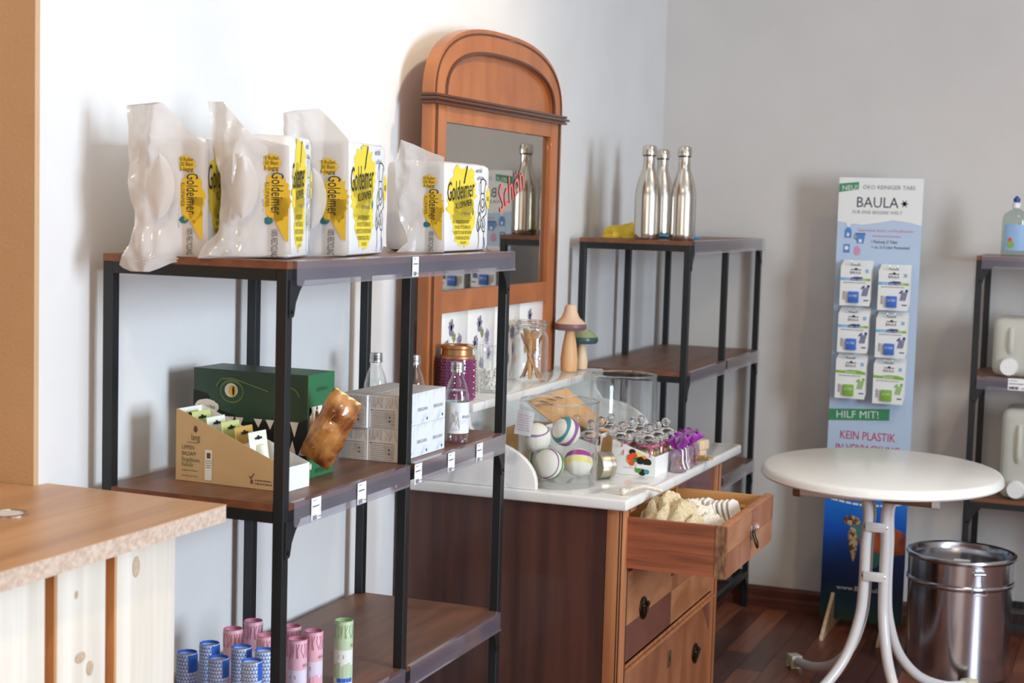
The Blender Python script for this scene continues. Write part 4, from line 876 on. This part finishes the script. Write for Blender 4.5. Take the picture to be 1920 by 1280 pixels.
# kraft lid standing behind
t = thing('kraft_carton', 'brown kraft cardboard lid slanting behind the glass vase', 'cardboard lid', (3.95, 1.45, MT), 0)
def kp(px, py, X): v = onX(px, py, X); return v
A_, B_, C_, D_ = kp(985, 752, 3.98), kp(1062, 727, 4.05), kp(1136, 790, 4.05), kp(1070, 818, 3.95)
A_.z = max(A_.z, MT+.02)
nrm = (B_-A_).cross(D_-A_).normalized()*.003; o_ = Vector((3.95, 1.45, MT))
P8 = [p_-o_ for p_ in (A_, B_, C_, D_)]; P8 += [p_+nrm for p_ in P8[:4]]
MB().add(P8, [(0, 1, 2, 3), (7, 6, 5, 4), (0, 1, 5, 4), (1, 2, 6, 5), (2, 3, 7, 6), (3, 0, 4, 7)]).build('lid_panel', 'kraft', t)
lowf = [P8[3], P8[2], P8[2]+Vector((0, 0, -.03)), P8[3]+Vector((0, 0, -.03))]; MB().add(lowf+[p_+Vector((.003, 0, 0)) for p_ in lowf], [(0, 1, 2, 3), (7, 6, 5, 4), (0, 1, 5, 4), (1, 2, 6, 5), (2, 3, 7, 6), (3, 0, 4, 7)]).build('lid_edge', 'kraft_dark', t)
for k in range(4):
    u = .08+.17*k; c = P8[0].lerp(P8[1], u)+(P8[3]-P8[0])*.1-nrm*1.2; d = (P8[3]-P8[0]).normalized()*.018+(P8[1]-P8[0]).normalized()*.012
    MB().tube([c, c+d*.5, c+d], [.0015, .003, .0012], 6, flat=.4).build('slot', 'black_print', t)
MB().box(.0, .16, -.045, .10, .0005, .085).build('lid_box', 'kraft', t)
jp = None
def jar(x, y, z, fill, label, rz):
    global jp
    if jp and fill in jp: t = copy_tree(jp[fill]); t.location = (x, y, z); t.rotation_euler[2] = rz; t['label'] = label; return t
    t = thing('candy_jar', label, 'candy jar', (x, y, z), rz, 'little apothecary candy jars'); r = .0335
    MB().lathe(glass_pot([(r*.94, .0006), (r, .004), (r, .062), (r*.92, .070), (r*.84, .074), (r*.88, .078)], .0016, .003), n=32, cap=False).build('jar_glass', 'clear_glass', t, smooth=True)
    MB().lathe([(0, .004), (r*.9, .004), (r*.93, .060), (0, .063)], n=28, cap=False).build('candy_filling', fill, t, smooth=True)
    MB().lathe([(0, .078), (r*.98, .078), (r*1.03, .083), (r*.98, .088), (r*.66, .096), (r*.24, .101), (r*.17, .105), (r*.3, .109), (r*.36, .117), (r*.3, .125), (0, .129)], n=32, cap=False).build('stopper_lid', 'solid_glass', t, smooth=True)
    dz_ = .018; rb = MB().lathe([(r*.92, .071), (r*.95, .072), (r*.95, .0765), (r*.9, .0775)], n=28, cap=False)
    for s in (-1, 1): rb.tube(smooth_path([(-r*.6, -r*.66, .055), (-r*.6+s*.010-.006, -r*.66-.006, .062), (-r*.6+s*.014-.004, -r*.66-.004, .053), (-r*.6, -r*.66, .055)], 4), .002, 5, flat=.5).tube(smooth_path([(-r*.6, -r*.66, .055), (-r*.6+s*.006-.004, -r*.66-.006, .044), (-r*.6+s*.008-.006, -r*.66-.007, .03)], 4), .0018, 5, flat=.4)
    rb.v = [(a, b, c+dz_) if c < .0705 else (a, b, c) for a, b, c in rb.v]; rb.build('ribbon', 'ribbon_pink', t, smooth=True)
    if jp is None: jp = {}
    jp[fill] = t; return t
z0 = MT+.0022
for j in range(2):
    for i in range(3): jar(3.912+i*.0745, 1.146+j*.071-.0026*i, z0, 'candy_gold', 'stoppered glass jar of golden sweets in the dotted box', R(-15+9*i))
for j in range(2):
    for i in range(3): jar(3.900+i*.0735, 1.296+j*.068-.0026*i, z0, 'candy_red', 'stoppered glass jar of red sweets in the plain box', R(10*i))
def sachet(label, x, y, seed, m, rz):
    t = thing('tulle_sachet', label, 'gift bag', (x, y, MT), rz, 'tulle gift bags'); 
    def fn(a, b):
        rr_ = .019*(1-.6*min(1, max(0, (b-.55)/.15)))+(.03*(b-.7) if b > .7 else 0); rr_ *= 1+.25*noise.noise(Vector((cos(2*pi*a)*2+seed, sin(2*pi*a)*2, b*5)))+(.35*sin(a*2*pi*7) if b > .72 else .05*sin(a*2*pi*7)); return (rr_*cos(2*pi*a), rr_*sin(2*pi*a), .0008+.092*b)
    MB().grid(fn, 42, 16).build('bag_body', 'cellophane', t, smooth=True, solid=.0005)
    def fr2(a, b): rr_ = (.008+.016*b)*(1+.45*sin(a*2*pi*6+seed)); return (rr_*cos(2*pi*a), rr_*sin(2*pi*a), .060+.026*b*(1+.35*sin(a*31+seed)))
    MB().grid(fr2, 48, 5).build('ruffled_neck', m, t, smooth=True, solid=.0006)
    rb = MB()
    for k in range(4): a = -2.4+.5*k; rb.tube(smooth_path([(.009*cos(a), .009*sin(a), .062), (.022*cos(a), .022*sin(a), .058+.006*k), (.026*cos(a), .026*sin(a), .03), (.03*cos(a+.2), .03*sin(a+.2), .012)], 4), .0022, 5, flat=.35)
    rb.build('ribbon_tails', 'ribbon_white' if seed % 2 else 'ribbon_pink', t, smooth=True)
    MB().lathe([(0, .002), (.015, .003), (.016, .03), (.006, .045), (0, .046)], n=16, cap=False).build('sweets', 'candy_gold', t, smooth=True)
sachet('cellophane gift bag with purple ruffle beside the dotted box', 3.985, 1.083, 1, 'tulle_purple', 0)
sachet('cellophane gift bag with purple ruffle and pink ribbon', 4.06, 1.084, 2, 'tulle_purple', 1)
sachet('cellophane gift bag with magenta ruffle by the wooden blocks', 4.135, 1.09, 3, 'tulle_purple', 2)
for k, (x, y, z, a) in enumerate(((4.235, 1.095, 0, 8), (4.238, 1.097, .026, -14))):
    t = thing('wooden_block', ('lower pale wooden block beside the gift bags', 'upper pale wooden block stacked on another')[k], 'block', (x, y, MT+z), R(a), 'wooden blocks'); MB().box(-.026, .026, -.019, .019, .0004, .0258).build('block', 'beech_pale', t, bevel=.002)
t = thing('dried_bundle', 'small bundle of dried raffia lying at the marble edge', 'raffia', (4.12, 1.04, MT), 0); t.location = (4.14, 1.066, MT-.0)
mb = MB(); rr = random.Random(2)
for k in range(16):
    a = rr.uniform(-.5, .5); mb.tube(smooth_path([(-.045, rr.uniform(-.006, .006), rr.uniform(.012, .024)), (-.02, rr.uniform(-.01, .01), rr.uniform(.012, .03)), (.01, a*.02, rr.uniform(.004, .016)), (.055, a*.05, rr.uniform(.0025, .006))], 4), [.0006+.002*sin(pi*i/12) for i in range(13)], 5, flat=.35)
mb.build('raffia_strands', 'leaf_dry', t)['kind'] = 'stuff'
mb = MB()
for k in range(10): a = 2*pi*k/10; mb.tube(smooth_path([(.06, 0, .006), (.065+.012*cos(a), .012*sin(a), .012+.004*sin(3*a)), (.068+.018*cos(a), .018*sin(a), .004)], 4), .0013, 5)
mb.build('curled_tip', 'leaf_dry', t)['kind'] = 'stuff'
# ------------------------------------------------------------------ contents of the open drawer
dx, dy, dz = DX0, DY0, DZ0+.012
t = thing('net_bag', 'cream knitted cotton net bag bunched over the drawer edge', 'net bag', (3.68, .985, dz), 0)
def heap(x0, x1, y0, y1, base, peak, ridges, skew, sd):
    def fn(a, b):
        x = x0+(x1-x0)*(a+.1*(b-.5)*sin(pi*a)); y = y0+(y1-y0)*b; m_ = (sin(pi*min(1, max(0, a)))**.45)*(sin(pi*b)**.4)
        rd = abs(sin((b*ridges+a*skew)*pi+1.2*noise.noise(Vector((a*3, b*3, sd)))))**.7
        return (x+.008*noise.noise(Vector((b*5, a*5, sd))), y+.010*noise.noise(Vector((a*6, b*4, sd+2))), base+m_*(peak*(.62+.38*b)+.034*rd+.010*noise.noise(Vector((a*14, b*14, sd)))))
    return MB().grid(fn, 60, 40)
heap(-.082, .070, -.085, .112, .002, .150, 5, 1.3, 3.1).build('knitted_folds', 'cotton_knit', t, smooth=True)
heap(-.035, .115, -.118, .060, .002, .128, 6, 2.2, 7.7).build('net_folds', 'cotton_white', t, smooth=True)
MB().tube(smooth_path([(-.088, .118, .1665), (-.07, .085, .178), (-.045, .06, .172), (-.02, .05, .165)], 6), .005, 8).ball((-.092, .122, .1675), .009, 10).build('cord_knot', 'cotton_white', t, smooth=True)
t = thing('wicker_basket', 'small wicker basket inside the open drawer', 'basket', (3.885, .925, dz), 0)
MB().box(-.125, .145, -.055, .09, 0, .006).build('base', 'wicker', t)
for s, (ax, fixed) in enumerate((('x', -.055), ('x', .09), ('y', -.125), ('y', .145))):
    mb = MB()
    for lv in range(5):
        n = 40; a0, a1 = (-.125, .145) if ax == 'x' else (-.055, .09)
        pts = [((a0+(a1-a0)*i/n, fixed+.006*sin(i*1.25+lv*pi), .012+lv*.016) if ax == 'x' else (fixed+.006*sin(i*1.25+lv*pi), a0+(a1-a0)*i/n, .012+lv*.016)) for i in range(n+1)]; mb.tube(pts, .0075, 6)
    mb.build('woven_side', 'wicker', t, smooth=True)
for g, (bx_, by_) in enumerate(((3.875, .985), (3.885, .925))):
    for k in range(5):
        t = thing('paper_sachet', 'folded white paper sachet upright in the wicker basket', 'sachet', (bx_+.004*k, by_-.0085*k, dz+.018), 0, 'paper sachets in the basket', rot=(R(2*k-4), R(26-2*k), R(82)))
        MB().prism([(-.034, 0), (.034, 0), (.034, .082), (.026, .096), (-.002, .102), (-.03, .094), (-.034, .08)], 'x', -.0022, .0022).build('paper_body', 'paper_white', t, bevel=.0008, seg=1)
t = thing('dark_trinkets', 'small dark beaded pouch at the back of the open drawer', 'pouch', (3.64, 1.098, dz), 0); mb = MB(); rr = random.Random(6)
mb.ball((0, 0, .04), .035, 12, (1.1, .9, 1.15)); mb.build('pouch', 'ink', t, smooth=True)
mb = MB()
for k in range(40): a, b = rr.uniform(0, 2*pi), rr.uniform(.2, 1.4); mb.ball((.0385*sin(b)*cos(a), .0315*sin(b)*sin(a), .04+.04*cos(b)), .0035, 6)
mb.build('beads', 'steel_wire', t, smooth=True)['kind'] = 'stuff'
# ------------------------------------------------------------------ steel bottles on the corner shelf
SZ = S2Z[0]
t = sb = thing('steel_bottle', 'brushed steel drinking bottle standing alone at shelf front corner', 'bottle', (4.862, 1.338, SZ), 0, 'steel drinking bottles'); r, H = .0405, .293
MB().lathe([(0, .0006), (r*.93, .0006), (r, .006), (r*1.01, .02), (r, .135), (r*.96, .155), (r*.82, .182), (r*.6, .208), (r*.48, .224), (r*.46, .25), (r*.46, .262)], n=44, cap=False).build('bottle_body', 'steel_brushed', t, smooth=True)
MB().lathe([(r*.44, .262), (r*.56, .2625), (r*.57, .266), (r*.56, .284), (r*.48, .291), (r*.3, .293), (0, .293)], n=36, cap=False).build('screw_cap', 'steel_brushed', t, smooth=True)
MB().lathe([(r*.47, .2585), (r*.5, .259), (r*.5, .2622), (r*.46, .2625)], n=36, cap=False).build('seal_ring', 'black_metal', t, smooth=True)
b2 = copy_tree(sb); b2.location = (4.832, 1.443, SZ); b2['label'] = 'brushed steel drinking bottle in front of another steel bottle'
b3 = copy_tree(sb); b3.location = (5.135, 1.487, SZ); b3['label'] = 'brushed steel drinking bottle half hidden behind another one'
t = thing('yellow_cloth', 'crumpled yellow cleaning cloth behind the steel bottles', 'cloth', (4.98, 1.545, SZ), 0)
def yc(a, b):
    th, ph = 2*pi*a, pi/2*b; k = 1+.18*noise.noise(Vector((cos(th)*2.2, sin(th)*2.2, b*3))); return (.13*cos(th)*cos(ph)*k, .085*sin(th)*cos(ph)*k, .001+.044*sin(ph)*k)
MB().grid(yc, 36, 10).build('folded_cloth', 'yellow_cloth', t, smooth=True, weld=True)
t = thing('blue_gloves', 'flat blue rubber glove lying behind the steel bottles', 'glove', (5.02, 1.405, SZ), R(-40))
g = MB().ball((0, 0, .009), .04, 14, (1.1, 1, .2))
for k, (a, l) in enumerate(((-35, .07), (-12, .085), (10, .088), (32, .078))): g.tube([(.02*cos(R(a)), .02*sin(R(a)), .008), (l*.7*cos(R(a)), l*.7*sin(R(a)), .008), (l*cos(R(a)), l*sin(R(a)), .0075)], [.009, .008, .0055], 8, flat=.8)
g.tube([(-.01, -.03, .008), (.01, -.06, .008)], [.01, .007], 8, flat=.8).tube([(-.03, 0, .009), (-.09, .0, .009)], [.03, .034], 10, flat=.22)
g.build('rubber_glove', 'blue_rubber', t, smooth=True)
# ------------------------------------------------------------------ far shelf: canisters and detergent
t = thing('detergent_bottle', 'clear detergent bottle with blue cap on the far shelf', 'bottle', (5.56, .392, S3Z[0]), R(-90))
body = [(0, .0006), (.038, .0006), (.043, .008), (.043, .12), (.038, .138), (.02, .152), (.011, .156), (.011, .162)]
mb = MB().lathe(body, n=32, cap=False); mb.v = [(x, y*.62, z) for x, y, z in mb.v]; mb.build('plastic_body', 'bottle_plastic', t, smooth=True)
MB().lathe([(.0135, .160), (.0135, .176), (.011, .178), (0, .178)], n=20, cap=False).build('collar', 'frame_white', t, smooth=True); MB().lathe([(.010, .178), (.011, .182), (.011, .192), (.006, .194), (.005, .199), (0, .199)], n=18, cap=False).build('push_cap', 'cap_blue', t, smooth=True)
mb = MB().grid(lambda a, b: (.0436*sin((a-.5)*1.7), -.0436*.63*cos((a-.5)*1.7), .02+.085*b), 16, 4); mb.build('label_sticker', 'sign_paleblue', t, smooth=True)
p = Print(t, (0, 0, 0), (1, 0, 0), (0, 0, 1), bend=lambda u, v, e: (.0436*sin(u/.0436), -(.0278+e)*cos(u/.0436), v)); p.blob(-.012, .04, .012, .012, 'print_green', 2, .1); p.blob(-.014, .055, .007, .007, 'dot_red', 3, .1); p.done()
def canister(label, x, y, z, rz, w_, d_, h):
    t = thing('canister', label, 'canister', (x, y, z), rz, 'white plastic canisters')
    rbox(-w_/2, w_/2, -d_/2, d_/2, .0006, h, .028, bulge=.003, seed=h*50).build('tank', 'frosted_plastic', t, smooth=True, weld=True)
    rbox(-w_/2+.004, w_/2-.004, -d_/2+.004, d_/2-.004, .004, h*.55, .024, bulge=.0, seed=1).build('liquid', 'water', t, smooth=True, weld=True)
    MB().lathe([(0, -.024), (.026, -.024), (.029, -.020), (.030, .0)], (-w_/2+.055, -d_/2, .034), 28, axis='y', cap=False).build('tap_cap', 'frame_white', t, smooth=True)
    g = MB()
    for k in range(20): a = 2*pi*k/20; g.box(-.001, .001, -.02, -.002, .029, .031) if False else g.ball((-w_/2+.055+.030*cos(a), -d_/2-.011, .034+.030*sin(a)), .0022, 6, (1, 3, 1))
    g.build('cap_ribs', 'frame_white', t)['kind'] = 'stuff'
    MB().tube(smooth_path([(-w_/2+.06, -d_/2-.002, h*.42), (-w_/2+.06, -d_/2-.010, h*.5), (-w_/2+.06, -d_/2-.010, h*.72), (-w_/2+.06, -d_/2-.002, h*.82)], 5), .009, 10).build('grip', 'frosted_plastic', t, smooth=True)
canister('squat white plastic canister with round tap cap on far shelf', 5.555, .335, S3Z[1], R(-90), .205, .17, .195)
canister('tall white plastic canister on the lower far shelf', 5.56, .29, S3Z[2], R(-90), .21, .18, .30)
q = onX(1889, 735, 5.43); t = thing('price_card', 'white barcode price card under the squat canister', 'price card', (5.4305, q.y, S3Z[1]-.04), R(-90), 'shelf price cards'); MB().box(0, .062, -.0006, 0, .002, .04).build('card', 'white_paper', t)
p = Print(t, (0, -.0006, 0), (1, 0, 0), (0, 0, 1)); p.lines(.004, .032, .03, 1, .003, .0016, 'ink_grey', 1); p.lines(.004, .022, .05, 1, .003, .0022, 'ink', 2); p.barcode(.004, .005, .032, .009, 'ink', 5); p.lines(.042, .007, .058, 1, .002, .0025, 'ink', 4); p.done()
# ------------------------------------------------------------------ round garden table
TC = (4.70, .668, .722); t = thing('round_table', 'round white folding table on curved tubular legs', 'table', (TC[0], TC[1], 0))
top = MB().lathe([(0, .722), (.330, .722), (.338, .719), (.343, .712), (.346, .698), (.342, .693), (.328, .693), (.326, .706), (0, .706)], n=72, cap=False)
til = Matrix.Rotation(R(-1.5), 3, 'Y'); top.v = [tuple(til @ (Vector(p)-Vector((0, 0, .712)))+Vector((0, 0, .718))) for p in top.v]; top.build('table_top', 'table_white', t, smooth=True)
def leg(x, y, fx, fy, tx, ty):
    a = math.atan2(fy-y, fx-x); d = math.hypot(fx-x, fy-y); u = Vector((cos(a), sin(a), 0)); b = Vector((x, y, 0))
    pts = [Vector((tx, ty, .688)), Vector(((tx*.5+x*.5), (ty*.5+y*.5), .680)), b+Vector((0, 0, .62)), b+Vector((0, 0, .50)), b+Vector((0, 0, .38)), b+u*.012+Vector((0, 0, .28)), b+u*d*.16+Vector((0, 0, .17)), b+u*d*.4+Vector((0, 0, .085)), b+u*d*.7+Vector((0, 0, .038)), b+u*d*.92+Vector((0, 0, .026)), b+u*d+Vector((0, 0, .025))]
    l = MB().tube(smooth_path(pts, 6), .0155, 14).build('leg', 'tube_white', t, smooth=True)
    e = b+u*d; f = MB().box(-.022, .022, -.0185, .0185, .008, .042).box(-.022, -.012, -.02, .02, 0.0002, .02).box(.010, .022, -.02, .02, 0.0002, .02).move((0, 0, 0), Matrix.Rotation(a, 3, 'Z')).move(e)
    f.build('foot_cap', 'cap_ivory', l, bevel=.003)
leg(.02, .030, .36, .297, .02, .13); leg(.02, -.030, .335, -.25, .02, -.13); leg(-.03, .030, -.33, .27, -.03, .13); leg(-.03, -.028, -.35, -.22, -.03, -.13)
for z in (.560, .415):
    MB().box(-.052, -.046, -.03, .03, z-.014, z+.014).box(-.05, .035, -.03, -.024, z-.012, z+.012).build('connector', 'tube_white', t, bevel=.002)
    for y in (.030, -.028): MB().ball((-.0445, y, z), .006, 10, (.5, 1, 1)).build('rivet', 'steel_wire', t, smooth=True)
for y0_, y1_, m, cm in ((.03, .205, 'tube_white', 'brown_plastic'), (-.03, -.165, 'brown_plastic', 'tube_white')):
    MB().tube([(-.14, y0_, .662), (-.14, y1_, .662)], .014, 12).build('support_bar', m, t, smooth=True)
    MB().tube([(-.14, y1_, .662), (-.14, y1_+(.02 if y1_ > 0 else -.02), .662)], .0165, 14).build('end_cap', cm, t, smooth=True)
# ------------------------------------------------------------------ stainless bin
t = thing('steel_bin', 'round polished steel lidded bin beside the white table', 'bin', (5.255, .480, 0)); r = .163
MB().lathe([(0, .0008), (r*.97, .0008), (r, .006), (r, .296), (r+.003, .298), (r+.006, .303), (r+.006, .309), (r+.003, .314), (r+.001, .315)], n=72, cap=False).build('drum', 'steel_bin', t, smooth=True)
MB().lathe([(r+.001, .315), (r+.002, .316), (r+.003, .378), (r+.007, .381), (r+.010, .387), (r+.008, .393), (r+.002, .395), (r-.006, .391), (r-.010, .382), (r-.012, .374), (r-.03, .371), (0, .371)], n=72, cap=False).build('lid', 'steel_bin', t, smooth=True)
MB().box(-.05, -.02, -.03, .02, .3715, .3725).build('sticker', 'white_paper', t)
def latch(a):
    n_ = Vector((cos(a), sin(a), 0)); tx = Vector((-sin(a), cos(a), 0)); c = n_*(r+.004)
    def P_(u, v, w_): return c+tx*u+n_*w_+Vector((0, 0, v))
    l = MB().tube([P_(-.014, .358, .008), P_(-.017, .330, .012), P_(-.025, .300, .013), P_(-.021, .293, .013), P_(.021, .293, .013), P_(.025, .300, .013), P_(.017, .330, .012), P_(.014, .358, .008)], .0018, 8).tube([P_(-.018, .357, .007), P_(.018, .357, .007)], .004, 8)
    m = l.build('wire_latch', 'steel_wire', t, smooth=True)
    MB().tube([P_(-.014, .366, .001), P_(.014, .366, .001)], .006, 8, flat=.6).build('latch_bracket', 'steel_wire', m, smooth=True)
    for s in (-.012, .012): MB().ball(P_(s, .367, .005), .0025, 8).build('rivet', 'steel_wire', m, smooth=True)
latch(math.atan2(-.10, -.22)); latch(math.atan2(.10, .22))
# ------------------------------------------------------------------ display board
BX_, BY0, BY1, BHT = 5.63, .991, .704, 1.588
t = thing('display_board', 'tall blue printed display board with hanging cleaning tablet cards', 'display board', (BX_, BY0, 0)); W_ = BY0-BY1; e = .006
MB().box(0, e, -W_, 0, .03, 1.588).build('panel', 'board_blue', t)
for yy in (-.045, -W_+.05):
    MB().prism([(-.21, .0), (-.21, .012), (-.022, .115), (-.010, .125), (-.004, .125), (-.004, .025), (.14, .012), (.14, 0)], 'y', yy-.006, yy+.006).build('foot_slat', 'beech_pale', t, bevel=.001, seg=1)
p = Print(t, (0, 0, 0), (0, -1, 0), (0, 0, 1), 'board_print')
zc = lambda py: 1.588-(py-333)*(1.588-.03)/842; yc_ = lambda px, py: (px-(1574-(py-332)*.0463))*W_/155
p.poly([(0, 1.588), (W_, 1.588), (W_, zc(420)), (W_*.85, zc(414)), (W_*.66, zc(411)), (W_*.5, zc(416)), (W_*.3, zc(421)), (0, zc(416))], 'board_white', 1)
p.poly([(0, zc(345)), (.068, zc(341)), (.068, zc(355)), (0, zc(361))], 'sign_green', 2); p.text('NEU!', .012, zc(357), .017, 'board_white', w=.052, rot=.06)
p.text('ÖKO REINIGER TABS', .082, zc(354), .014, 'ink_grey', w=.178, rot=-.0)
p.text('BAULA', .064, zc(388), .037, 'sign_navy', w=.142); p.disc(.226, zc(380), .007, 'sign_navy', lay=3)
for k in range(6): a = k*pi/3; p.stroke([(.226, zc(380)), (.226+.012*cos(a), zc(380)+.012*sin(a))], .003, 'sign_navy')
p.text('FÜR EINE BESSERE WELT', .05, zc(400), .011, 'ink_grey', w=.17, shear=.1)
p.text('Gebrauchte Sprüh- und Putzflaschen', .07, zc(433), .010, 'sign_pink', w=.19); p.text('wiederverwenden', .12, zc(443), .009, 'sign_pink', w=.10)
p.text('1 Packung (3 Tabs)', .12, zc(454), .010, 'sign_navy', w=.088); p.text('= ca. 2-3 Liter Putzmittel', .12, zc(464), .010, 'sign_navy', w=.13)
p.poly([(.026, zc(446)), (.05, zc(446)), (.05, zc(432)), (.044, zc(426)), (.034, zc(426)), (.026, zc(432))], 'sign_blue', 2); p.rect(.034, zc(426), .044, zc(421), 'board_white', 2); p.poly([(.03, zc(418)), (.058, zc(413)), (.056, zc(418)), (.046, zc(421)), (.032, zc(421))], 'board_white', 3); p.rect(.034, zc(443), .042, zc(437), 'board_white', 3)
p.poly([(.064, zc(437)), (.098, zc(438)), (.092, zc(456)), (.07, zc(456))], 'sign_blue', 2); p.rect(.064, zc(438), .099, zc(436.5), 'sign_navy', 3); p.rect(.076, zc(454), .086, zc(448), 'board_white', 3); p.stroke([(.062, zc(438)), (.06, zc(446)), (.068, zc(449))], .002, 'sign_navy')
p.rect(.024, zc(474), .046, zc(458), 'sign_blue', 2); p.disc(.035, zc(465), .007, 'board_white', lay=3); p.blob(.072, zc(470), .012, .016, 'sign_pink', 3, .15, lay=2)
p.poly([(0, zc(771)), (.21, zc(764)), (.21, zc(786)), (0, zc(793))], 'sign_green', 2); p.text('HILF MIT!', .028, zc(787), .026, 'board_white', w=.145, rot=.05)
p.text('KEIN PLASTIK', .044, zc(826), .030, 'sign_red', w=.19, rot=-.0); p.text('IN VERPACKUNG', .03, zc(851), .030, 'sign_red', w=.22)
sz0, sz1 = .03, zc(934)
p.rect(0, sz0, W_, sz1, 'board_sea', 1)
p.stroke([(x_*W_/12, sz1-.012-.018*sin(pi*x_/12)) for x_ in range(1, 12)], .006, 'board_white', 2)
ty = .315; el = lambda cx0, cy0, ax, ay, a0, a1, n_=18: [(cx0+ax*cos(R(a0+(a1-a0)*k_/n_)), cy0+ay*sin(R(a0+(a1-a0)*k_/n_))) for k_ in range(n_+1)]
p.poly(el(.098, ty+.072, .030, .018, 0, 350), 'turtle_skin', 4); p.poly([(.112, ty+.078), (.135, ty+.06), (.15, ty+.03), (.145, ty-.005), (.118, ty+.01), (.104, ty+.05)], 'turtle_green', 3)
p.poly([(W_-.001, ty-.03)]+[(min(a_, W_-.001), b_) for a_, b_ in el(.215, ty+.005, .088, .058, -20, 200)]+[(.16, ty-.035), (.22, ty-.045)], 'turtle_shell', 4)
p.poly([(.096, ty+.05), (.112, ty+.045), (.122, ty+.0), (.118, ty-.045), (.108, ty-.075), (.094, ty-.03), (.086, ty+.02)], 'turtle_skin', 5); p.poly([(.15, ty-.02), (.22, ty-.045), (.19, ty-.085), (.15, ty-.095), (.13, ty-.05)], 'turtle_green', 5); p.disc(.090, ty+.076, .004, 'black_print', lay=6)
p.text('www.BioBaula.de', .055, zc(1116), .016, 'board_white', w=.185, lay=4)
p.done()
# hooks and hanging cards (three rows of two, several cards deep)
for ri, (py, kind) in enumerate(((484, 'blue'), (572, 'blue'), (658, 'green'))):
    for ci in range(2):
        px0 = (1583, 1653)[ci]-ri*4.5; y0 = -yc_(px0, py); z1 = zc(py+9*ci*.6)-.012; wc, hc = .103, .138
        hk = MB().tube(smooth_path([(0, 0, .0), (-.05, 0, .002), (-.072, 0, .006), (-.074, 0, .016)], 4), .0017, 8).tube(smooth_path([(0, -.026, .0), (-.05, -.026, .002), (-.072, -.026, .006), (-.074, -.026, .016)], 4), .0017, 8).tube([(-.05, 0, .002), (-.05, -.026, .002)], .0017, 8)
        hk.move((-.0005, y0-.038, z1-.012)).build('hook', 'steel_wire', t, smooth=True)
        for k in range(4):
            last = k == 3; xk = BX_-.014-.017*k
            lab = ('front' if last else 'deeper')+' '+('green striped' if kind == 'green' else 'blue striped')+' cleaning tablet card '+('in the bottom row' if ri == 2 else ('in the top row' if ri == 0 else 'in the middle row'))+(' on dresser side hook' if ci == 0 else ' on bin side hook')
            c = thing('tablet_card', lab, 'product card', (xk, BY0+y0, z1-hc-.004*k+.002*(3-k)), R(-90), 'hanging tablet cards'); 
            MB().box(0, wc, 0, .0012, 0, hc).build('card', 'white_card', c, bevel=.0004, seg=1)
            cm, cdk = ('print_green', 'print_darkgreen') if kind == 'green' else ('blue_print', 'print_navy')
            MB().box(wc*.30, wc*.64, -.013, -.0002, hc*.08, hc*.36).build('tablet_blister', cm, c, bevel=.002)
            if last:
                p = Print(c, (0, 0, 0), (1, 0, 0), (0, 0, 1)); p.text('BAULA', wc/2, hc*.80, .010, 'sign_navy', w=.036, align='c'); p.rect(wc*.34, hc*.895, wc*.68, hc*.915, 'ink', 2); p.disc(wc*.51, hc*.92, .005, 'ink', .004, lay=2)
                if kind == 'green': p.poly([(0, hc*.64), (wc, hc*.62), (wc, hc*.68), (wc*.8, hc*.72), (wc*.5, hc*.73), (wc*.25, hc*.70), (0, hc*.71)], 'print_green', 1); p.text('BADEN', wc*.5, hc*.645, .007, 'board_white', w=.035, align='c')
                else:
                    p.rect(0, hc*.63, wc*.35, hc*.70, 'sky_blue', 1); p.poly([(wc*.35, hc*.63), (wc*.68, hc*.63), (wc*.75, hc*.72), (wc*.5, hc*.73), (wc*.35, hc*.70)], 'print_navy', 1); p.rect(wc*.68, hc*.63, wc, hc*.69, 'print_green', 0); p.text('GLAS | BAD | BODEN', wc*.5, hc*.64, .006, 'board_white', w=.075, align='c')
                p.lines(wc*.1, hc*.57, wc*.85, 1, .004, .0025, 'ink_grey', 3); p.rect(wc*.82, hc*.83, wc*.93, hc*.92, 'sign_paleblue', 1)
                tc_ = 'print_green' if kind == 'green' else 'print_navy'
                for q in range(4): p.stroke([(wc*(.74+.05*q), hc*.26), (wc*(.80+.05*q), hc*.46)], .003, tc_)
                p.disc(wc*.94, hc*.50, .005, tc_); p.stroke([(wc*.72, hc*.44), (wc*.80, hc*.50)], .005, tc_); p.rect(wc*.80, hc*.13, wc*.96, hc*.16, 'print_navy'); p.rect(wc*.10, hc*.15, wc*.18, hc*.36, 'ink_pale'); p.done()
                p = Print(c, (wc*.30, -.0131, hc*.08), (1, 0, 0), (0, 0, 1)); p.text('3x TABS', wc*.17, hc*.15, .008, 'board_white', w=wc*.26, align='c'); p.done()
